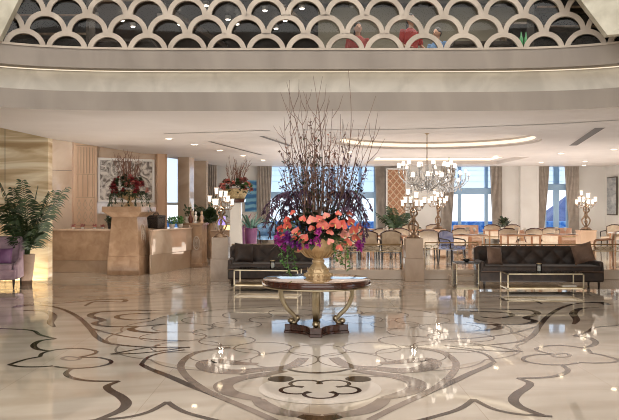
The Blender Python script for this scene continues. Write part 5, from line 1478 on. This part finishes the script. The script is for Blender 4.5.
# ---- upper storey: lights, people, furniture
def upspot(px, py, k):
    d = F * (6.45 - H) / (HY - py)
    mb = MB(); mb.lathe([(.05, 0), (.05, -.02), (0, -.02)], 12, (0, 0, 0)); mb.mi = 1; mb.lathe([(.05, .0), (.07, -.005), (.075, .09), (.06, .09)], 12)
    o = mb.build('ceiling_spotlight', [MT['spot_up'], MT['white']], None, loc=(X(px, d), d, 6.44)); tag(o, 'small ceiling spotlight seen through the gallery screen', 'spotlight', 'spotlights of the upper gallery')
for k, (px, py) in enumerate([(91, 22.5), (122, 20), (133, 26), (96, 16), (228, 19), (237, 23.5), (250, 18), (276, 28), (285, 20), (294, 3), (302, 8), (206, 5), (160, 17), (432, 10), (472, 26), (481, 22), (352, 8), (498, 14), (590, 24), (60, 8), (30, 10), (180, 24), (265, 10)]):
    upspot(px, py, k)
def person(label, loc, rz, shirt, hair, hgt=1.66):
    t = thing('person', label, 'person', loc, rz); s = hgt / 1.7
    body = MB(); J = lambda *a: Vector(a) * s
    def limb(mb, pts, rs): mb.tube(cr(pts, 4), [r * s for r in [rs[0] + (rs[-1] - rs[0]) * i / (len(cr(pts, 4)) - 1) for i in range(len(cr(pts, 4)))]], 10)
    body.ell(J(0, 0, 1.58), (.075 * s, .092 * s, .115 * s), 14, 10); body.ell(J(0, -.095, 1.575), (.014 * s, .02 * s, .022 * s), 8, 6)
    for q in (-1, 1): body.ell(J(q * .078, 0, 1.575), (.012 * s, .02 * s, .03 * s), 8, 6)
    limb(body, [J(0, .01, 1.36), J(0, 0, 1.5)], (.055, .05)); body.ell(J(0, .01, 1.2), (.17 * s, .10 * s, .24 * s)); body.ell(J(0, .01, .98), (.155 * s, .105 * s, .15 * s))
    cloth, trous = MB(), MB()
    cloth.ell(J(0, .01, 1.2), (.182 * s, .115 * s, .25 * s)); cloth.ell(J(0, .01, 1.02), (.165 * s, .118 * s, .15 * s))
    for q in (-1, 1):
        arm = [J(q * .18, .01, 1.38), J(q * .24, 0, 1.12), J(q * .2, -.2, 1.0)]
        limb(body, arm, (.045, .026)); limb(cloth, arm[:2], (.06, .05))
        hb = arm[2]; body.ell(hb + J(0, -.04, .0), (.035 * s, .05 * s, .016 * s))
        for f in range(4):
            fx = (-.024 + .016 * f) * s; l = (.05, .06, .065, .055)[f] * s
            body.tube([hb + Vector((fx, -.07 * s, 0)), hb + Vector((fx, -.07 * s - l * .6, -.004)), hb + Vector((fx, -.07 * s - l, -.02))], [.008 * s] * 3, 6)
        body.tube([hb + Vector((-q * .03 * s, -.02 * s, 0)), hb + Vector((-q * .055 * s, -.06 * s, -.005))], .009 * s, 6)
        leg = [J(q * .09, .01, .95), J(q * .1, -.01, .5), J(q * .1, .03, .08)]
        limb(body, leg, (.075, .04)); limb(trous, leg, (.092, .06)); body.ell(J(q * .1, -.05, .045), (.04 * s, .11 * s, .042 * s))
    trous.ell(J(0, .01, .95), (.165 * s, .12 * s, .12 * s))
    for nm, m_, mm, v in (('body', body, 'skin', .014), ('shirt', cloth, shirt, .018), ('trousers', trous, 'navy', .02)):
        o = m_.build(nm, MT[mm], t); r = o.modifiers.new('r', 'REMESH'); r.mode = 'VOXEL'; r.voxel_size = v; r.use_smooth_shade = True
    mb = MB(); mb.ell(J(0, .022, 1.605), (.086 * s, .096 * s, .115 * s), 14, 10)
    if hair == 'long': mb.ell(J(0, .05, 1.5), (.085 * s, .06 * s, .16 * s), 12, 8)
    mb.build('hair', MT['hair'], t)
    for q in (-1, 1):
        mb = MB(); mb.ell(J(q * .03, -.084, 1.59), (.011 * s, .008 * s, .008 * s), 8, 6); mb.build('eye', MT['black'], t)
    return t
def gal(px, d): return (X(px, d), d, UZ)
person('person in a red top with dark hair behind the gallery screen right of centre', gal(411, 14.2), .5, 'red_cloth', 'long', 1.62)
person('person in a blue top with dark hair turned aside behind the gallery screen', gal(437, 15.0), -.8, 'blue_cloth', 'short', 1.55)
person('person in a dull red top behind the gallery screen near the centre', gal(358, 14.6), .2, 'rose_cloth', 'long', 1.56)
# dark cabinet with green bottles, tables
t = thing('cabinet', 'dark open cabinet behind the gallery screen on the right', 'cabinet', (X(527, 16.2), 16.2, UZ))
mb = MB(); mb.box(0, .2, .95, 1.0, .04, 1.9); mb.build('back_panel', MT['black'], t)
for s in (-1, 1): mb = MB(); mb.box(s * .5, 0, .95, .04, .44, 1.9); mb.build('side_panel', MT['wall_dark'], t)
for z in (.05, 1.35, 1.88): mb = MB(); mb.box(0, 0, z, .98, .42, .03); mb.build('shelf', MT['wall_dark'], t)
MT['green_glass'] = mat('green_bottle_glass', rgb(50, 130, 80), .15, c2=rgb(74, 160, 100), scale=4)
for k in range(4):
    mb = MB(); mb.lathe([(.04, 0), (.045, .02), (.045, .2), (.018, .27), (.016, .34), (0, .34)], 12)
    o = mb.build('bottle', MT['green_glass'], None, loc=(X(527, 16.2) - .15 + .1 * k, 16.1, UZ + 1.37)); tag(o, 'green bottle on the shelf of the dark gallery cabinet', 'bottle', 'green bottles in the gallery cabinet')
for px, d, w_, lb, mm in ((573, 14.0, 1.5, 'tall dark shelf unit behind the right end of the gallery screen', 'black'), (38, 14.6, 2.0, 'tall dark shelf unit behind the left end of the gallery screen', 'wall_dark')):
    t = thing('shelf_unit', lb, 'shelf', gal(px, d))
    mb = MB(); mb.box(0, .2, 1.2, w_, .04, 2.4); mb.build('back_panel', MT['black'], t)
    for s in (-1, 1): mb = MB(); mb.box(s * w_ / 2, 0, 1.2, .05, .44, 2.4); mb.build('side_panel', MT[mm], t)
    for z in (.05, .5, .9, 1.3, 1.65, 2.0, 2.38): mb = MB(); mb.box(0, 0, z, w_ - .05, .42, .04); mb.build('shelf', MT['bronze'], t)
for px, d, lb in ((200, 15.2, 'tall dark bar table behind the gallery screen left of centre'), (125, 14.4, 'tall dark bar table behind the gallery screen on the left'), (480, 14.6, 'tall dark bar table behind the gallery screen on the right')):
    t = thing('bar_table', lb, 'table', gal(px, d))
    mb = MB(); mb.box(0, 0, 1.12, 1.1, .6, .05); mb.build('tabletop', MT['wall_dark'], t)
    mb = MB(); mb.lathe([(.25, 0), (.25, .03), (.04, .06), (.04, 1.1)], 14); mb.build('pedestal_leg', MT['black'], t)

# ================================================================ LIGHT
W = bpy.data.worlds.new('World'); SC.world = W; W.use_nodes = True
W.node_tree.nodes['Background'].inputs['Color'].default_value = (.90, .95, 1.0, 1)
W.node_tree.nodes['Background'].inputs['Strength'].default_value = 1.5
def area(name, loc, size, power, col=(1, .93, .86), rot=(0, 0, 0), sy=None):
    l = bpy.data.lights.new(name, 'AREA'); l.energy = power; l.color = col; l.shape = 'RECTANGLE'; l.size = size; l.size_y = sy or size
    o = bpy.data.objects.new(name, l); COL.objects.link(o); o.location = loc; o.rotation_euler = rot; return o
def point(name, loc, power, col=(1, .9, .78), r=.15):
    l = bpy.data.lights.new(name, 'POINT'); l.energy = power; l.color = col; l.shadow_soft_size = r
    o = bpy.data.objects.new(name, l); COL.objects.link(o); o.location = loc; return o
UP = (PI, 0, 0)
# added upward fill without fixtures, brightening the ceilings from below
area('dining_uplight', (4.5, 24.8, .3), 13, 540, (1, .99, .97), UP, 10)
area('sofa_uplight', (0, 15.2, .1), 11, 110, (1, .97, .93), UP, 3)
area('reception_washer', (-5.6, 19.6, 3.6), 3.2, 90, (1, .97, .93), (math.radians(52), 0, math.radians(14)), .3)  # added fill aimed at the reception back wall, no fixture there
area('reception_uplight', (-4.5, 18.2, .1), 4, 40, (1, .93, .86), UP, 2.5)  # added upward fill for the reception, no fixture
area('lobby_light', (0, 5.5, 7.45), 10, 570, (1, .99, .96), sy=10)  # added overhead fill for the lobby, no fixture behind it
area('rear_wall_light', (1, -6.0, 4.0), 22, 680, (1, .99, .97), (math.radians(90), 0, 0), 5)  # added broad fill behind the camera, not a wall lamp
area('gallery_light', (3.6, 15.2, 6.3), 7, 130, (1, .9, .78), sy=2.2)
area('gallery_light_left', (-5, 17, 6.3), 7, 110, (1, .88, .74), sy=5)
area('onyx_top_light', (-7.4, 17.72, 3.85), 2.8, 60, (1, .88, .64), (math.radians(14), 0, 0), .12)
area('onyx_foot_light', (-7.2, 17.80, .03), 2.0, 14, (1, .84, .5), (math.radians(168), 0, 0), .05)
for p_ in (PB, PC): point('lamp_glow', (p_[0], p_[1], 1.72), 8, r=.05)
for p_ in (PD, PE): point('lamp_glow', (p_[0], p_[1], 1.84), 8, r=.05)
for a, b in ((150, 207), (264, 376), (450, 496), (545, 569)):
    o = area('window_portal', ((xs(a) + xs(b)) / 2, 31.35, 2.0), xs(b) - xs(a), 1, (1, 1, 1), (math.radians(-90), 0, 0), 2.9); o.data.cycles.is_portal = True
o = area('window_portal', (13.1, 7.0, 2.0), 4.8, 1, (1, 1, 1), (0, math.radians(90), 0), 2.6); o.data.cycles.is_portal = True
# downlights
for o_ in [o for o in bpy.data.objects if o.name.startswith('downlight')]:
    l = bpy.data.lights.new('downlight_beam', 'SPOT'); l.energy = 60; l.color = (1, .95, .88); l.spot_size = 2.1; l.spot_blend = .6; l.shadow_soft_size = .35
    q = bpy.data.objects.new('downlight_beam', l); COL.objects.link(q); q.location = (o_.location.x, o_.location.y, o_.location.z - .03)

# ================================================================ CAMERA
cam = bpy.data.cameras.new('camera'); co = bpy.data.objects.new('camera', cam); COL.objects.link(co)
co.location = (0, 0, H); co.rotation_euler = (PI / 2, 0, 0)
cam.sensor_width = 36; cam.lens = 36 * F / 619; cam.shift_y = -(210 - HY) / 619; cam.clip_end = 300
SC.camera = co
SC.view_settings.view_transform = 'Standard'; SC.view_settings.look = 'None'; SC.view_settings.exposure = 0.2
SC.cycles.filter_width = 1.0; SC.cycles.use_denoising = True; SC.cycles.max_bounces = 8; SC.cycles.glossy_bounces = 5; SC.cycles.transparent_max_bounces = 24
SC.cycles.sample_clamp_indirect = 4.0; SC.cycles.caustics_reflective = False; SC.cycles.caustics_refractive = False
